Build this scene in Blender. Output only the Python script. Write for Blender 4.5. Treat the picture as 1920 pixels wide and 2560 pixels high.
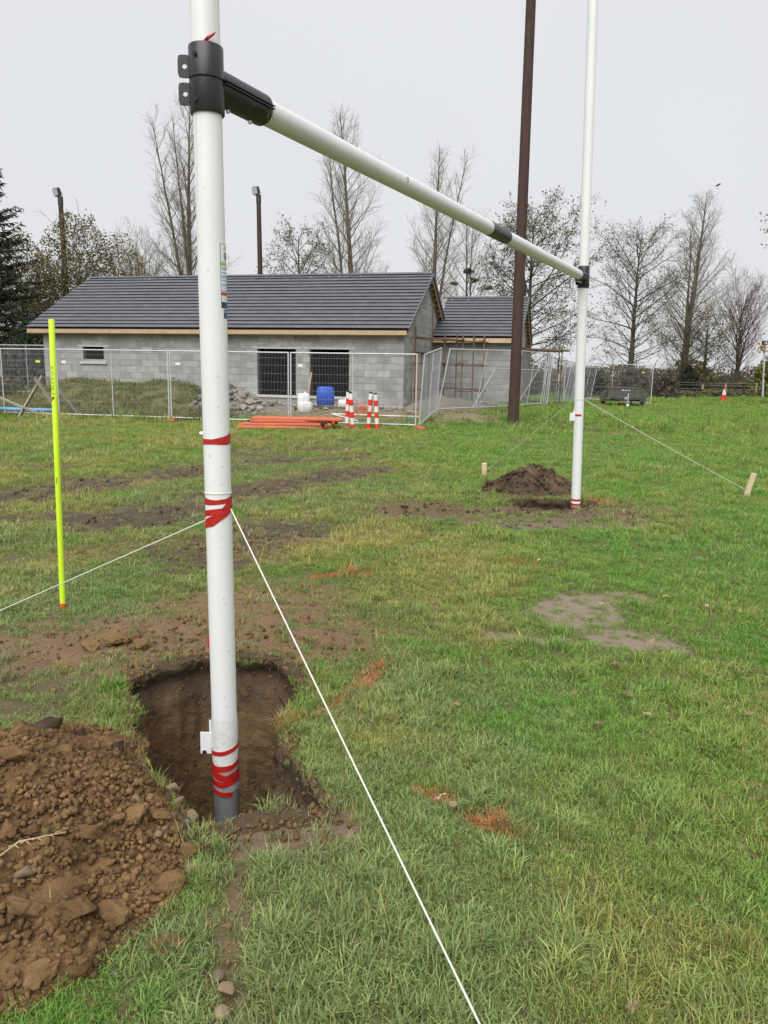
import bpy, bmesh, math, random
import numpy as np
from mathutils import Vector, Matrix, Euler

for o in list(bpy.data.objects): bpy.data.objects.remove(o)
sc = bpy.context.scene
COL = sc.collection
# ---------------------------------------------------------------- camera
CAM_H, PITCH, ROLL = 1.53, math.atan(352/1920), 0.018
cam = bpy.data.cameras.new('Camera'); co = bpy.data.objects.new('Camera', cam); COL.objects.link(co)
cam.sensor_fit = 'VERTICAL'; cam.sensor_height = 36.0; cam.lens = 36.0*1920/2560
cam.clip_start = 0.05; cam.clip_end = 3000
co.matrix_world = (Matrix.Translation((0,0,CAM_H)) @ Matrix.Rotation(math.pi/2-PITCH,4,'X') @ Matrix.Rotation(ROLL,4,'Z'))
sc.camera = co
# ---------------------------------------------------------------- sky, overcast
SUN_EL, SUN_AZ = math.radians(52), math.radians(195)      # high, behind the camera
w = bpy.data.worlds.new('World'); sc.world = w; w.use_nodes = True
nt = w.node_tree; nt.nodes.clear()
out = nt.nodes.new('ShaderNodeOutputWorld'); bg = nt.nodes.new('ShaderNodeBackground')
sky = nt.nodes.new('ShaderNodeTexSky'); sky.sky_type = 'NISHITA'; sky.sun_disc = False
sky.sun_elevation = SUN_EL; sky.sun_rotation = SUN_AZ; sky.dust_density = 6.0; sky.air_density = 1.0
tc = nt.nodes.new('ShaderNodeTexCoord'); nz = nt.nodes.new('ShaderNodeTexNoise'); nz.inputs['Scale'].default_value = 1.6; nz.inputs['Detail'].default_value = 3
cr = nt.nodes.new('ShaderNodeMix'); cr.data_type = 'RGBA'
cr.inputs['A'].default_value = (2.96,3.03,3.12,1); cr.inputs['B'].default_value = (3.36,3.42,3.50,1)   # the cloud deck
mx = nt.nodes.new('ShaderNodeMix'); mx.data_type = 'RGBA'; mx.inputs['Factor'].default_value = 0.97
nt.links.new(tc.outputs['Generated'], nz.inputs['Vector']); nt.links.new(nz.outputs['Fac'], cr.inputs['Factor'])
nt.links.new(sky.outputs[0], mx.inputs['A']); nt.links.new(cr.outputs['Result'], mx.inputs['B'])
nt.links.new(mx.outputs['Result'], bg.inputs['Color']); bg.inputs['Strength'].default_value = 0.1
nt.links.new(bg.outputs[0], out.inputs['Surface'])
sun = bpy.data.lights.new('Sun','SUN'); sun.energy = 1.5; sun.angle = math.radians(60); sun.color = (1,0.98,0.95)
so = bpy.data.objects.new('Sun', sun); COL.objects.link(so)
so.rotation_euler = (math.pi/2-SUN_EL, 0, math.pi-SUN_AZ); so.location = (0,-10,20)
sc.view_settings.view_transform = 'Standard'; sc.view_settings.look = 'None'
sc.view_settings.exposure = 1.3; sc.view_settings.gamma = 1; sc.view_settings.use_curve_mapping = False
sc.cycles.max_bounces = 6; sc.cycles.diffuse_bounces = 3; sc.cycles.glossy_bounces = 2
sc.render.resolution_x = 768; sc.render.resolution_y = 1024

# ---------------------------------------------------------------- helpers
rng = np.random.default_rng(7); random.seed(7)
def _hash(ix,iy,iz,seed):
    h = (ix.astype(np.int64)*374761393 + iy.astype(np.int64)*668265263 + iz.astype(np.int64)*2147483647 + seed*974634777) & 0xffffffff
    h = ((h ^ (h>>13))*1274126177) & 0xffffffff
    h = (h ^ (h>>16)) & 0xffffffff
    return h/4294967295.0
def vnoise(x,y,z=0.0,seed=0):
    x,y,z = np.broadcast_arrays(np.asarray(x,float),np.asarray(y,float),np.asarray(z,float))
    xi,yi,zi = np.floor(x),np.floor(y),np.floor(z); fx,fy,fz = x-xi,y-yi,z-zi
    fx,fy,fz = fx*fx*(3-2*fx),fy*fy*(3-2*fy),fz*fz*(3-2*fz); r = 0
    for dx in (0,1):
        for dy in (0,1):
            for dz in (0,1):
                r = r + _hash(xi+dx,yi+dy,zi+dz,seed)*(fx if dx else 1-fx)*(fy if dy else 1-fy)*(fz if dz else 1-fz)
    return r
def fbm(x,y,z=0.0,o=4,seed=0):
    s = 0; a = .5
    for k in range(o): s = s + a*(vnoise(x*2**k,y*2**k,np.asarray(z)*2**k,seed+k)-.5); a *= .5
    return s
def sst(a,b,x): t = np.clip((np.asarray(x,float)-a)/(b-a),0,1); return t*t*(3-2*t)

ORG = {}
def _link(name, me, mat, parent, label, cat, group, kind, base):
    o = bpy.data.objects.new(name, me); COL.objects.link(o)
    if mat is not None and me is not None and not me.materials: me.materials.append(mat)
    if parent is not None: o.parent = parent; ORG[o.name] = ORG[parent.name]
    else: o.location = base; ORG[o.name] = Vector(base)
    if label: o['label'] = label
    if cat: o['category'] = cat
    if group: o['group'] = group
    if kind: o['kind'] = kind
    return o
def thing(name, label, cat, loc=(0,0,0), group=None): return _link(name, None, None, None, label, cat, group, None, loc)
def npmesh(name, verts, faces, smooth=False, attrs=None, cols=None):
    """faces: list of arrays (n,k)"""
    me = bpy.data.meshes.new(name); verts = np.asarray(verts,np.float32)
    fl = [np.asarray(f,np.int32) for f in faces if len(f)]
    me.vertices.add(len(verts)); me.vertices.foreach_set('co', verts.ravel())
    li = np.concatenate([f.ravel() for f in fl]); tot = np.concatenate([np.full(len(f),f.shape[1],np.int32) for f in fl])
    st = np.concatenate([[0],np.cumsum(tot)[:-1]]).astype(np.int32)
    me.loops.add(len(li)); me.loops.foreach_set('vertex_index', li)
    me.polygons.add(len(tot)); me.polygons.foreach_set('loop_start', st); me.polygons.foreach_set('loop_total', tot)
    me.polygons.foreach_set('use_smooth', np.full(len(tot),bool(smooth)))
    for k,v in (attrs or {}).items():
        a = me.attributes.new(k,'FLOAT','POINT'); a.data.foreach_set('value', np.asarray(v,np.float32))
    for k,v in (cols or {}).items():
        a = me.attributes.new(k,'FLOAT_COLOR','POINT'); a.data.foreach_set('color', np.asarray(v,np.float32).ravel())
    me.update(calc_edges=True); me.validate(); return me
class MB:
    def __init__(s): s.v=[]; s.f={}; s.n=0; s.a=[]
    def add(s, verts, faces, rnd=None):
        verts = np.asarray(verts,float).reshape(-1,3); s.v.append(verts)
        for f in faces:
            f = np.asarray(f); f = f.reshape(-1,f.shape[-1]); s.f.setdefault(f.shape[1],[]).append(f+s.n)
        s.n += len(verts); s.a.append(np.full(len(verts), random.random() if rnd is None else rnd)); return s
    def box(s, c, size, R=None, rnd=None):
        hx,hy,hz = [d/2 for d in size]
        v = np.array([(x,y,z) for z in (-hz,hz) for y in (-hy,hy) for x in (-hx,hx)])
        if R is not None: v = v @ np.array(R).T
        return s.add(v+np.array(c), [[(0,2,3,1),(4,5,7,6),(0,1,5,4),(2,6,7,3),(0,4,6,2),(1,3,7,5)]], rnd)
    def bar(s, p0, p1, wdt, hgt, up=(0,0,1), rnd=None):
        p0,p1 = Vector(p0),Vector(p1); d = (p1-p0); L = d.length; d.normalize(); u = Vector(up)
        if abs(d.dot(u))>.98: u = Vector((1,0,0))
        sd = d.cross(u).normalized(); u = sd.cross(d)
        return s.box((p0+p1)/2, (L,wdt,hgt), np.array([list(d),list(sd),list(u)]).T, rnd)
    def tube(s, pts, r, n=10, cap=True, rnd=None):
        pts = [Vector(p) for p in pts]; m = len(pts); rr = [r]*m if np.isscalar(r) else list(r); vs=[]; fs=[]
        t0 = (pts[1]-pts[0]).normalized(); up = Vector((0,0,1)) if abs(t0.z)<.9 else Vector((1,0,0)); a = t0.cross(up).normalized()
        for i,p in enumerate(pts):
            t = (pts[min(i+1,m-1)]-pts[max(i-1,0)]).normalized(); a = (a - t*a.dot(t)).normalized(); b = t.cross(a)
            for k in range(n):
                g = 2*math.pi*k/n; vs.append(p + (a*math.cos(g)+b*math.sin(g))*rr[i])
        for i in range(m-1):
            for k in range(n): k2=(k+1)%n; fs.append((i*n+k,i*n+k2,(i+1)*n+k2,(i+1)*n+k))
        F=[np.array(fs)]
        if cap: F += [np.array([list(range(n))[::-1]]), np.array([[(m-1)*n+k for k in range(n)]])]
        return s.add([list(v) for v in vs], F, rnd)
    def mesh(s, name, origin=(0,0,0), smooth=False):
        v = np.concatenate(s.v)-np.array(origin)
        return npmesh(name, v, [np.concatenate(x) for x in s.f.values()], smooth, {'rnd':np.concatenate(s.a)})
    def build(s, name, mat, parent=None, label=None, cat=None, group=None, kind=None, base=(0,0,0), smooth=False, auto=None):
        org = ORG[parent.name] if parent is not None else Vector(base)
        me = s.mesh(name, tuple(org), smooth)
        o = _link(name, me, mat, parent, label, cat, group, kind, base)
        if auto:
            me.polygons.foreach_set('use_smooth', np.ones(len(me.polygons),bool))
            me.set_sharp_from_angle(angle=math.radians(auto))
        return o
def segs_mesh(name, P0, P1, R0, R1, n=3, origin=(0,0,0), smooth=True):
    P0,P1 = np.asarray(P0,float),np.asarray(P1,float); R0=np.broadcast_to(R0,(len(P0),)); R1=np.broadcast_to(R1,(len(P0),))
    d = P1-P0; L = np.linalg.norm(d,axis=1,keepdims=True)+1e-9; d = d/L
    up = np.where(np.abs(d[:,2:3])<.9, np.array([[0,0,1.]]), np.array([[1.,0,0]]))
    a = np.cross(d,up); a /= np.linalg.norm(a,axis=1,keepdims=True); b = np.cross(d,a)
    N=len(P0); V=np.zeros((N,2,n,3))
    for k in range(n):
        g=2*math.pi*k/n; off=a*math.cos(g)+b*math.sin(g)
        V[:,0,k]=P0+off*R0[:,None]; V[:,1,k]=P1+off*R1[:,None]
    base=(np.arange(N)*2*n)[:,None]; F=[]
    for k in range(n):
        k2=(k+1)%n; F.append(np.concatenate([base+k,base+k2,base+n+k2,base+n+k],1))
    return npmesh(name, V.reshape(-1,3)-np.array(origin), [np.concatenate(F)], smooth)
def quads_mesh(name, C, A, B, origin=(0,0,0), tri=False, rnd=None):
    """leaf-like diamonds: centres C, half axes A and B"""
    N=len(C); V=np.stack([C-A,C+B*.5-A*.1,C+A,C-B*.5-A*.1],1)
    F=(np.arange(N)*4)[:,None]+np.array([[0,1,2,3]])
    r = rng.random(N) if rnd is None else rnd
    return npmesh(name, V.reshape(-1,3)-np.array(origin), [F], False, {'rnd':np.repeat(r,4)})
def raw(name, me, mat, parent=None, **k):
    return _link(name, me, mat, parent, k.get('label'), k.get('cat'), k.get('group'), k.get('kind'), k.get('base',(0,0,0)))

# ---------------------------------------------------------------- materials
def lin(r,g,b): return tuple(((c/255)/12.92 if c/255<=.04045 else ((c/255+.055)/1.055)**2.4) for c in (r,g,b))+(1,)
class N:
    def __init__(s,name):
        s.m = bpy.data.materials.new(name); s.m.use_nodes=True; s.t=s.m.node_tree; s.t.nodes.clear()
    def n(s,ty,**k):
        x=s.t.nodes.new(ty)
        for a,b in k.items():
            if a in x.inputs: x.inputs[a].default_value=b
            else: setattr(x,a,b)
        return x
    def l(s,a,b): s.t.links.new(a,b)
    def mix(s,f,a,b,bt='MIX'):
        x=s.n('ShaderNodeMix',data_type='RGBA',blend_type=bt)
        for sock,v in (('Factor',f),('A',a),('B',b)):
            if hasattr(v,'is_linked'): s.l(v,x.inputs[sock])
            else: x.inputs[sock].default_value=v
        return x.outputs['Result']
    def math(s,op,a,b=0.0,c=False):
        x=s.n('ShaderNodeMath',operation=op,use_clamp=c)
        for i,v in enumerate((a,b)):
            if hasattr(v,'is_linked'): s.l(v,x.inputs[i])
            else: x.inputs[i].default_value=v
        return x.outputs[0]
    def ramp(s,f,lo,hi):
        x=s.n('ShaderNodeMapRange'); s.l(f,x.inputs['Value']); x.inputs['From Min'].default_value=lo; x.inputs['From Max'].default_value=hi; return x.outputs['Result']
    def noise(s,scale,detail=4,rough=.6,vec=None,dist=0):
        x=s.n('ShaderNodeTexNoise'); x.inputs['Scale'].default_value=scale; x.inputs['Detail'].default_value=detail; x.inputs['Roughness'].default_value=rough; x.inputs['Distortion'].default_value=dist
        if vec is not None: s.l(vec,x.inputs['Vector'])
        return x.outputs['Fac']
    def attr(s,name,ty='GEOMETRY'):
        x=s.n('ShaderNodeAttribute',attribute_name=name,attribute_type=ty); return x
    def rnd(s):
        oi=s.n('ShaderNodeObjectInfo'); a=s.attr('rnd'); return s.math('FRACT',s.math('ADD',oi.outputs['Random'],a.outputs['Fac']))
    def obj(s): return s.n('ShaderNodeTexCoord').outputs['Object']
    def pos(s): return s.n('ShaderNodeNewGeometry').outputs['Position']
    def fin(s,col,rough=.7,metal=0.,spec=.4,bump=None,bd=.01,bs=1.,trans=0.,coat=0.):
        p=s.n('ShaderNodeBsdfPrincipled')
        if hasattr(col,'is_linked'): s.l(col,p.inputs['Base Color'])
        else: p.inputs['Base Color'].default_value=col
        if hasattr(rough,'is_linked'): s.l(rough,p.inputs['Roughness'])
        else: p.inputs['Roughness'].default_value=rough
        p.inputs['Metallic'].default_value=metal; p.inputs['Specular IOR Level'].default_value=spec; p.inputs['Coat Weight'].default_value=coat
        if bump is not None:
            b=s.n('ShaderNodeBump'); b.inputs['Distance'].default_value=bd; b.inputs['Strength'].default_value=bs; s.l(bump,b.inputs['Height']); s.l(b.outputs[0],p.inputs['Normal'])
        o=s.n('ShaderNodeOutputMaterial')
        if trans:
            t=s.n('ShaderNodeBsdfTranslucent'); m=s.n('ShaderNodeMixShader'); m.inputs[0].default_value=trans
            if hasattr(col,'is_linked'): s.l(col,t.inputs['Color'])
            else: t.inputs['Color'].default_value=col
            s.l(p.outputs[0],m.inputs[1]); s.l(t.outputs[0],m.inputs[2]); s.l(m.outputs[0],o.inputs['Surface'])
        else: s.l(p.outputs[0],o.inputs['Surface'])
        return s.m
def var(name,c1,c2,scale=8,rough=.7,metal=0.,spec=.4,bump=0.,bscale=None,rv=.25,stretch=None,trans=0.,coat=0.,lo=.3,hi=.7):
    """two-colour noise material with a per-piece tone shift"""
    g=N(name); v=g.obj()
    if stretch:
        mp=g.n('ShaderNodeMapping'); mp.inputs['Scale'].default_value=stretch; g.l(v,mp.inputs['Vector']); v=mp.outputs[0]
    f=g.ramp(g.noise(scale,5,.6,v),lo,hi); c=g.mix(f,c1,c2)
    if rv:
        k=g.n('ShaderNodeMapRange'); g.l(g.rnd(),k.inputs['Value']); k.inputs['To Min'].default_value=1-rv; k.inputs['To Max'].default_value=1+rv
        hs=g.n('ShaderNodeHueSaturation'); g.l(c,hs.inputs['Color']); g.l(k.outputs[0],hs.inputs['Value']); c=hs.outputs[0]
    b=g.noise(bscale or scale*3,4,.65,v) if bump else None
    return g.fin(c,rough,metal,spec,b,bump or .01,1.,trans,coat)
M={}
def whitemat():
    g=N('white_paint'); v=g.pos(); c=g.mix(g.ramp(g.noise(3,4,.6,v),.3,.7),(.73,.755,.75,1),(.69,.715,.71,1))
    mp=g.n('ShaderNodeMapping'); mp.inputs['Scale'].default_value=(26,26,2.2); g.l(v,mp.inputs['Vector'])
    c=g.mix(g.math('MULTIPLY',g.ramp(g.noise(1,5,.6,mp.outputs[0]),.60,.80),.35),c,(.46,.44,.38,1))
    c=g.mix(g.math('MULTIPLY',g.ramp(g.noise(75,2,.5,v),.72,.76),.7),c,(.35,.31,.25,1))
    return g.fin(c,.34,0,.5,None,coat=.12)
M['white']=whitemat()
M['black']=var('black_paint',(.012,.012,.014,1),(.022,.022,.025,1),12,.38,0,.5,bump=.0006,bscale=120,rv=0)
M['steel']=var('bright_steel',(.55,.55,.55,1),(.4,.4,.4,1),20,.3,1,.5,rv=0)
M['galv']=var('galvanised_steel',(.56,.58,.60,1),(.46,.48,.50,1),9,.55,.35,.5,rv=.1)
M['wire']=var('galvanised_wire',(.38,.39,.40,1),(.32,.33,.34,1),9,.6,.2,.4,rv=0)
M['grey_pipe']=var('weathered_grey_pipe',(.23,.235,.24,1),(.13,.13,.135,1),7,.5,0,.5,bump=.001,bscale=30,rv=0,stretch=(1,1,.25))
M['red']=var('red_tape',(.48,.020,.016,1),(.36,.012,.010,1),30,.34,0,.5,bump=.004,bscale=38,rv=0)
M['poly']=var('clear_white_wrap',(.72,.73,.71,1),(.60,.61,.59,1),35,.3,0,.6,bump=.004,bscale=28,rv=0)
M['greywrap']=var('grey_wrap',(.36,.37,.38,1),(.2,.2,.2,1),30,.3,0,.6,bump=.004,bscale=28,rv=0)
M['navy']=var('navy_print',(.022,.028,.10,1),(.025,.03,.11,1),5,.4,rv=0)
M['lime']=var('lime_print',(.36,.50,.06,1),(.36,.5,.07,1),5,.4,rv=0)
M['palegreen']=var('pale_green_print',(.55,.68,.50,1),(.6,.72,.55,1),5,.4,rv=0)
M['redprint']=var('red_print',(.5,.03,.03,1),(.5,.03,.03,1),5,.4,rv=0)
M['sticker']=var('white_sticker',(.78,.80,.84,1),(.75,.78,.82,1),5,.35,rv=0)
M['greyprint']=var('grey_print',(.33,.36,.45,1),(.3,.33,.42,1),5,.4,rv=0)
M['fluoro']=var('fluorescent_yellow_plastic',(.60,.86,.035,1),(.56,.81,.03,1),6,.38,rv=0)
M['blackprint']=var('black_print',(.015,.02,.015,1),(.02,.02,.02,1),6,.5,rv=0)
M['orangetape']=var('orange_tape',(.75,.12,.02,1),(.6,.08,.015,1),40,.45,rv=0,bump=.001)
M['rope']=var('white_cord',(.75,.73,.67,1),(.6,.58,.52,1),60,.8,rv=0,bump=.0008,bscale=400)
M['timber']=var('new_sawn_timber',(.55,.41,.25,1),(.43,.30,.17,1),6,.75,rv=.15,stretch=(1,1,1),bump=.002,bscale=30)
M['stake']=var('pale_sawn_timber',(.66,.54,.36,1),(.55,.43,.27,1),9,.75,rv=.1,bump=.002,bscale=40)
M['oldtimber']=var('weathered_timber',(.36,.31,.24,1),(.22,.185,.14,1),7,.85,rv=.2,bump=.003,bscale=25)
M['pole']=var('creosoted_pole',(.075,.042,.032,1),(.038,.022,.018,1),5,.8,rv=0,stretch=(4,4,.35),bump=.006,bscale=9)
def blockmat():
    g=N('concrete_block'); v=g.obj(); w_=g.pos()
    c=g.mix(g.ramp(g.noise(5,5,.6,w_),.3,.7),(.38,.38,.37,1),(.29,.29,.28,1)); c=g.mix(g.ramp(g.noise(.9,4,.6,w_),.50,.72),c,(.235,.235,.225,1))
    c=g.mix(g.ramp(g.noise(2.6,4,.7,w_),.64,.74),c,(.44,.44,.425,1))
    k=g.n('ShaderNodeMapRange'); g.l(g.rnd(),k.inputs['Value']); k.inputs['To Min'].default_value=.80; k.inputs['To Max'].default_value=1.16
    hs=g.n('ShaderNodeHueSaturation'); g.l(c,hs.inputs['Color']); g.l(k.outputs[0],hs.inputs['Value'])
    return g.fin(hs.outputs[0],.95,0,.2,g.noise(60,4,.65,w_),.004)
M['block']=blockmat()
M['mortar']=var('mortar',(.25,.25,.242,1),(.19,.19,.183,1),9,.95,0,.2,rv=0)
M['concrete']=var('precast_concrete',(.52,.52,.50,1),(.42,.42,.40,1),8,.9,0,.2,rv=.08)
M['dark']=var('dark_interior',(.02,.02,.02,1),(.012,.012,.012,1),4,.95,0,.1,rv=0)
M['scaf']=var('rusty_scaffold_tube',(.14,.075,.05,1),(.22,.15,.11,1),5,.75,.2,.3,rv=.3)
M['board']=var('scaffold_board',(.26,.17,.10,1),(.18,.12,.07,1),6,.85,rv=.2)
M['bluep']=var('blue_plastic',(.02,.09,.48,1),(.015,.07,.40,1),6,.45,rv=0)
M['bluepipe']=var('pale_blue_pipe',(.16,.40,.72,1),(.13,.34,.62,1),6,.45,rv=0)
M['whitep']=var('white_plastic',(.75,.76,.75,1),(.6,.61,.6,1),8,.5,rv=.06)
M['orange']=var('orange_plastic',(.54,.13,.055,1),(.34,.10,.055,1),5,.65,rv=.12)
M['redp']=var('red_reflective_band',(.70,.035,.02,1),(.62,.03,.02,1),9,.45,rv=.05)
M['rubber']=var('black_rubber',(.018,.018,.018,1),(.03,.028,.026,1),12,.85,rv=0)
M['trailer']=var('weathered_trailer_steel',(.105,.102,.092,1),(.065,.063,.057,1),6,.7,.1,.4,rv=.1)
M['rubble']=var('broken_concrete',(.31,.285,.25,1),(.21,.18,.145,1),9,.95,0,.2,bump=.01,bscale=18,rv=.3)
M['slatewaste']=var('dark_tile_waste',(.09,.09,.10,1),(.06,.06,.065,1),9,.9,rv=.3)
M['sand']=var('sand',(.22,.19,.155,1),(.165,.14,.11,1),6,1,0,.1,bump=.02,bscale=30,rv=0)
M['glass']=var('lamp_glass',(.5,.52,.54,1),(.45,.47,.5,1),6,.15,0,.6,rv=0)
M['lampbody']=var('lamp_body',(.05,.05,.055,1),(.04,.04,.04,1),6,.5,rv=0)
M['nest']=var('twig_nest',(.03,.02,.015,1),(.05,.035,.025,1),12,.95,rv=0,bump=.03)
M['bird']=var('black_feathers',(.012,.012,.012,1),(.02,.02,.02,1),12,.8,rv=0)
M['paper']=var('white_notice',(.72,.73,.74,1),(.68,.69,.7,1),5,.6,rv=0)
M['yellowtag']=var('yellow_tag',(.65,.62,.05,1),(.6,.58,.05,1),5,.5,rv=0)
M['bark_poplar']=var('poplar_bark',(.13,.118,.085,1),(.09,.08,.056,1),4,.95,0,.1,rv=0,bump=.02)
M['bark_alder']=var('alder_bark',(.09,.078,.064,1),(.062,.052,.043,1),4,.95,0,.1,rv=0,bump=.02)
M['twig_poplar']=var('poplar_twig',(.27,.24,.195,1),(.21,.185,.148,1),1.5,.9,0,.1,rv=0)
M['twig_dark']=var('dark_twig',(.135,.112,.092,1),(.098,.08,.067,1),1.5,.9,0,.1,rv=0)
M['twig_red']=var('red_twig',(.17,.075,.065,1),(.11,.065,.055,1),1.5,.9,0,.1,rv=0)
def leafmat(n,a,b,tr=.3,rv=.45): return var(n,a,b,.6,.6,0,.25,rv=rv,trans=tr)
M['leaf_alder']=leafmat('alder_leaf',(.12,.135,.065,1),(.16,.145,.07,1))
M['leaf_gold']=leafmat('golden_leaf',(.25,.19,.085,1),(.19,.165,.08,1))
M['leaf_olive']=leafmat('olive_leaf',(.18,.165,.085,1),(.21,.175,.085,1))
M['leaf_orange']=leafmat('orange_leaf',(.42,.24,.03,1),(.30,.21,.05,1))
M['leaf_dark']=leafmat('evergreen_leaf',(.034,.052,.026,1),(.055,.068,.034,1),.15)
M['needle']=leafmat('spruce_needle',(.032,.045,.028,1),(.055,.058,.036,1),.1)
M['leaf_brown']=leafmat('brown_leaf',(.17,.135,.10,1),(.135,.115,.085,1))
M['leaf_hedge']=leafmat('hedge_leaf',(.135,.135,.075,1),(.16,.13,.08,1))
M['leaf_yellowgreen']=leafmat('yellow_green_leaf',(.19,.20,.04,1),(.14,.16,.04,1))
M['fallen']=var('fallen_leaf',(.36,.27,.16,1),(.26,.18,.11,1),25,.75,0,.2,rv=.4,bump=.001)
def soilmat(name,c1,c2,c3,sc=6,bd=.012,rv=.2):
    g=N(name); v=g.pos()
    f=g.ramp(g.noise(sc,6,.65,v),.32,.68); c=g.mix(f,c1,c2); f2=g.ramp(g.noise(sc*5,4,.7,v),.58,.72); c=g.mix(f2,c,c3); c=g.mix(g.ramp(g.noise(2.3,4,.65,v),.46,.66),c,tuple(q_*.55 for q_ in c2[:3])+(1,))
    if rv:
        k=g.n('ShaderNodeMapRange'); g.l(g.rnd(),k.inputs['Value']); k.inputs['To Min'].default_value=1-rv; k.inputs['To Max'].default_value=1+rv
        hs=g.n('ShaderNodeHueSaturation'); g.l(c,hs.inputs['Color']); g.l(k.outputs[0],hs.inputs['Value']); c=hs.outputs[0]
    return g.fin(c,.95,0,.15,g.noise(sc*11,7,.72,v),bd)
M['soil']=soilmat('brown_soil',(.29,.175,.080,1),(.20,.118,.055,1),(.38,.25,.125,1),5,.02)
M['clod']=soilmat('soil_clod',(.33,.20,.092,1),(.23,.138,.064,1),(.40,.27,.14,1),9,.018,.38)
M['stone']=soilmat('field_stone',(.25,.19,.125,1),(.19,.14,.088,1),(.30,.25,.18,1),14,.003,.25)
M['stonegrey']=soilmat('grey_stone',(.22,.21,.19,1),(.15,.14,.125,1),(.26,.25,.23,1),14,.003,.2)
M['darksoil']=soilmat('dark_topsoil',(.125,.085,.055,1),(.085,.060,.040,1),(.16,.115,.075,1),6,.014)
# ---------------------------------------------------------------- terrain
BA = math.radians(14); BU = np.array([-math.cos(BA),math.sin(BA)]); BW = np.array([math.sin(BA),math.cos(BA)]); BT = np.array([.68,25.5])
FA = math.radians(11); FC = np.array([.84,20.72])
def bcoord(x,y): return (x-BT[0])*BU[0]+(y-BT[1])*BU[1], (x-BT[0])*BW[0]+(y-BT[1])*BW[1]
def fdist(x,y): return (x-FC[0])*math.sin(FA)+(y-FC[1])*math.cos(FA)
def blob(x,y,cx,cy,rx,ry,ang=0,soft=.45,n=0):
    c,s=math.cos(ang),math.sin(ang); dx,dy=x-cx,y-cy
    d=np.sqrt(((dx*c+dy*s)/rx)**2+((-dx*s+dy*c)/ry)**2)+n
    return 1-sst(1-soft,1+soft,d)
def strip(x,y,p0,p1,wd,n=0,soft=.5):
    px,py=p1[0]-p0[0],p1[1]-p0[1]; t=np.clip(((x-p0[0])*px+(y-p0[1])*py)/(px*px+py*py),0,1)
    d=np.hypot(x-p0[0]-t*px,y-p0[1]-t*py)/wd+n
    return 1-sst(1-soft,1+soft,d)
# outline of the near pit, and of the far one
PIT_C=np.array([-.73,3.05])
PIT=np.array([(-1.24,3.62),(-1.12,3.80),(-.98,3.90),(-.71,3.93),(-.50,3.74),(-.40,3.46),(-.46,3.16),(-.40,2.90),(-.31,2.74),(-.22,2.53),(-.34,2.46),(-.46,2.43),(-.60,2.36),(-.70,2.44),(-.80,2.66),(-.95,2.95),(-1.10,3.26)])
PIT2_C=np.array([1.92,8.84]); PIT2=np.array([(1.92+.54*math.cos(a)*(1+.12*math.sin(3*a)),8.84+.40*math.sin(a)) for a in np.linspace(0,2*math.pi,18)[:-1]])
def polar(P,C):
    d=P-C; a=np.arctan2(d[:,1],d[:,0]); r=np.hypot(d[:,0],d[:,1]); o=np.argsort(a); a,r=a[o],r[o]
    return np.concatenate([a-2*math.pi,a,a+2*math.pi]),np.concatenate([r,r,r])
PP=[(polar(PIT,PIT_C),PIT_C,1),(polar(PIT2,PIT2_C),PIT2_C,2)]
def pit_r(k,ang):
    (a,r),C,sd=PP[k]; q=np.interp(ang,a,r)
    return q*(1+.16*fbm(np.cos(ang)*3+9*sd,np.sin(ang)*3,0,3,30)+.10*fbm(np.cos(ang)*11+9*sd,np.sin(ang)*11,0,2,31))
def pit_in(k,x,y):   # <1 inside
    C=PP[k][1]; ang=np.arctan2(y-C[1],x-C[0]); return np.hypot(x-C[0],y-C[1])/pit_r(k,ang)
def heapz(x,y):      # the near spoil heap
    ang=.25; c,s=math.cos(ang),math.sin(ang); dx,dy=x+1.30,y-2.18
    u_,v_=dx*c+dy*s,-dx*s+dy*c
    d=np.sqrt((u_/np.where(u_>0,.72,1.1))**2+(v_/np.where(v_>0,.90,.74))**2)+.25*fbm(x*3,y*3,0,3,4)
    return .42*np.clip(1-d,0,1)**1.0*(1-.2*np.clip(1-d,0,1))*sst(1.02,1.35,pit_in(0,x,y))
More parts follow.
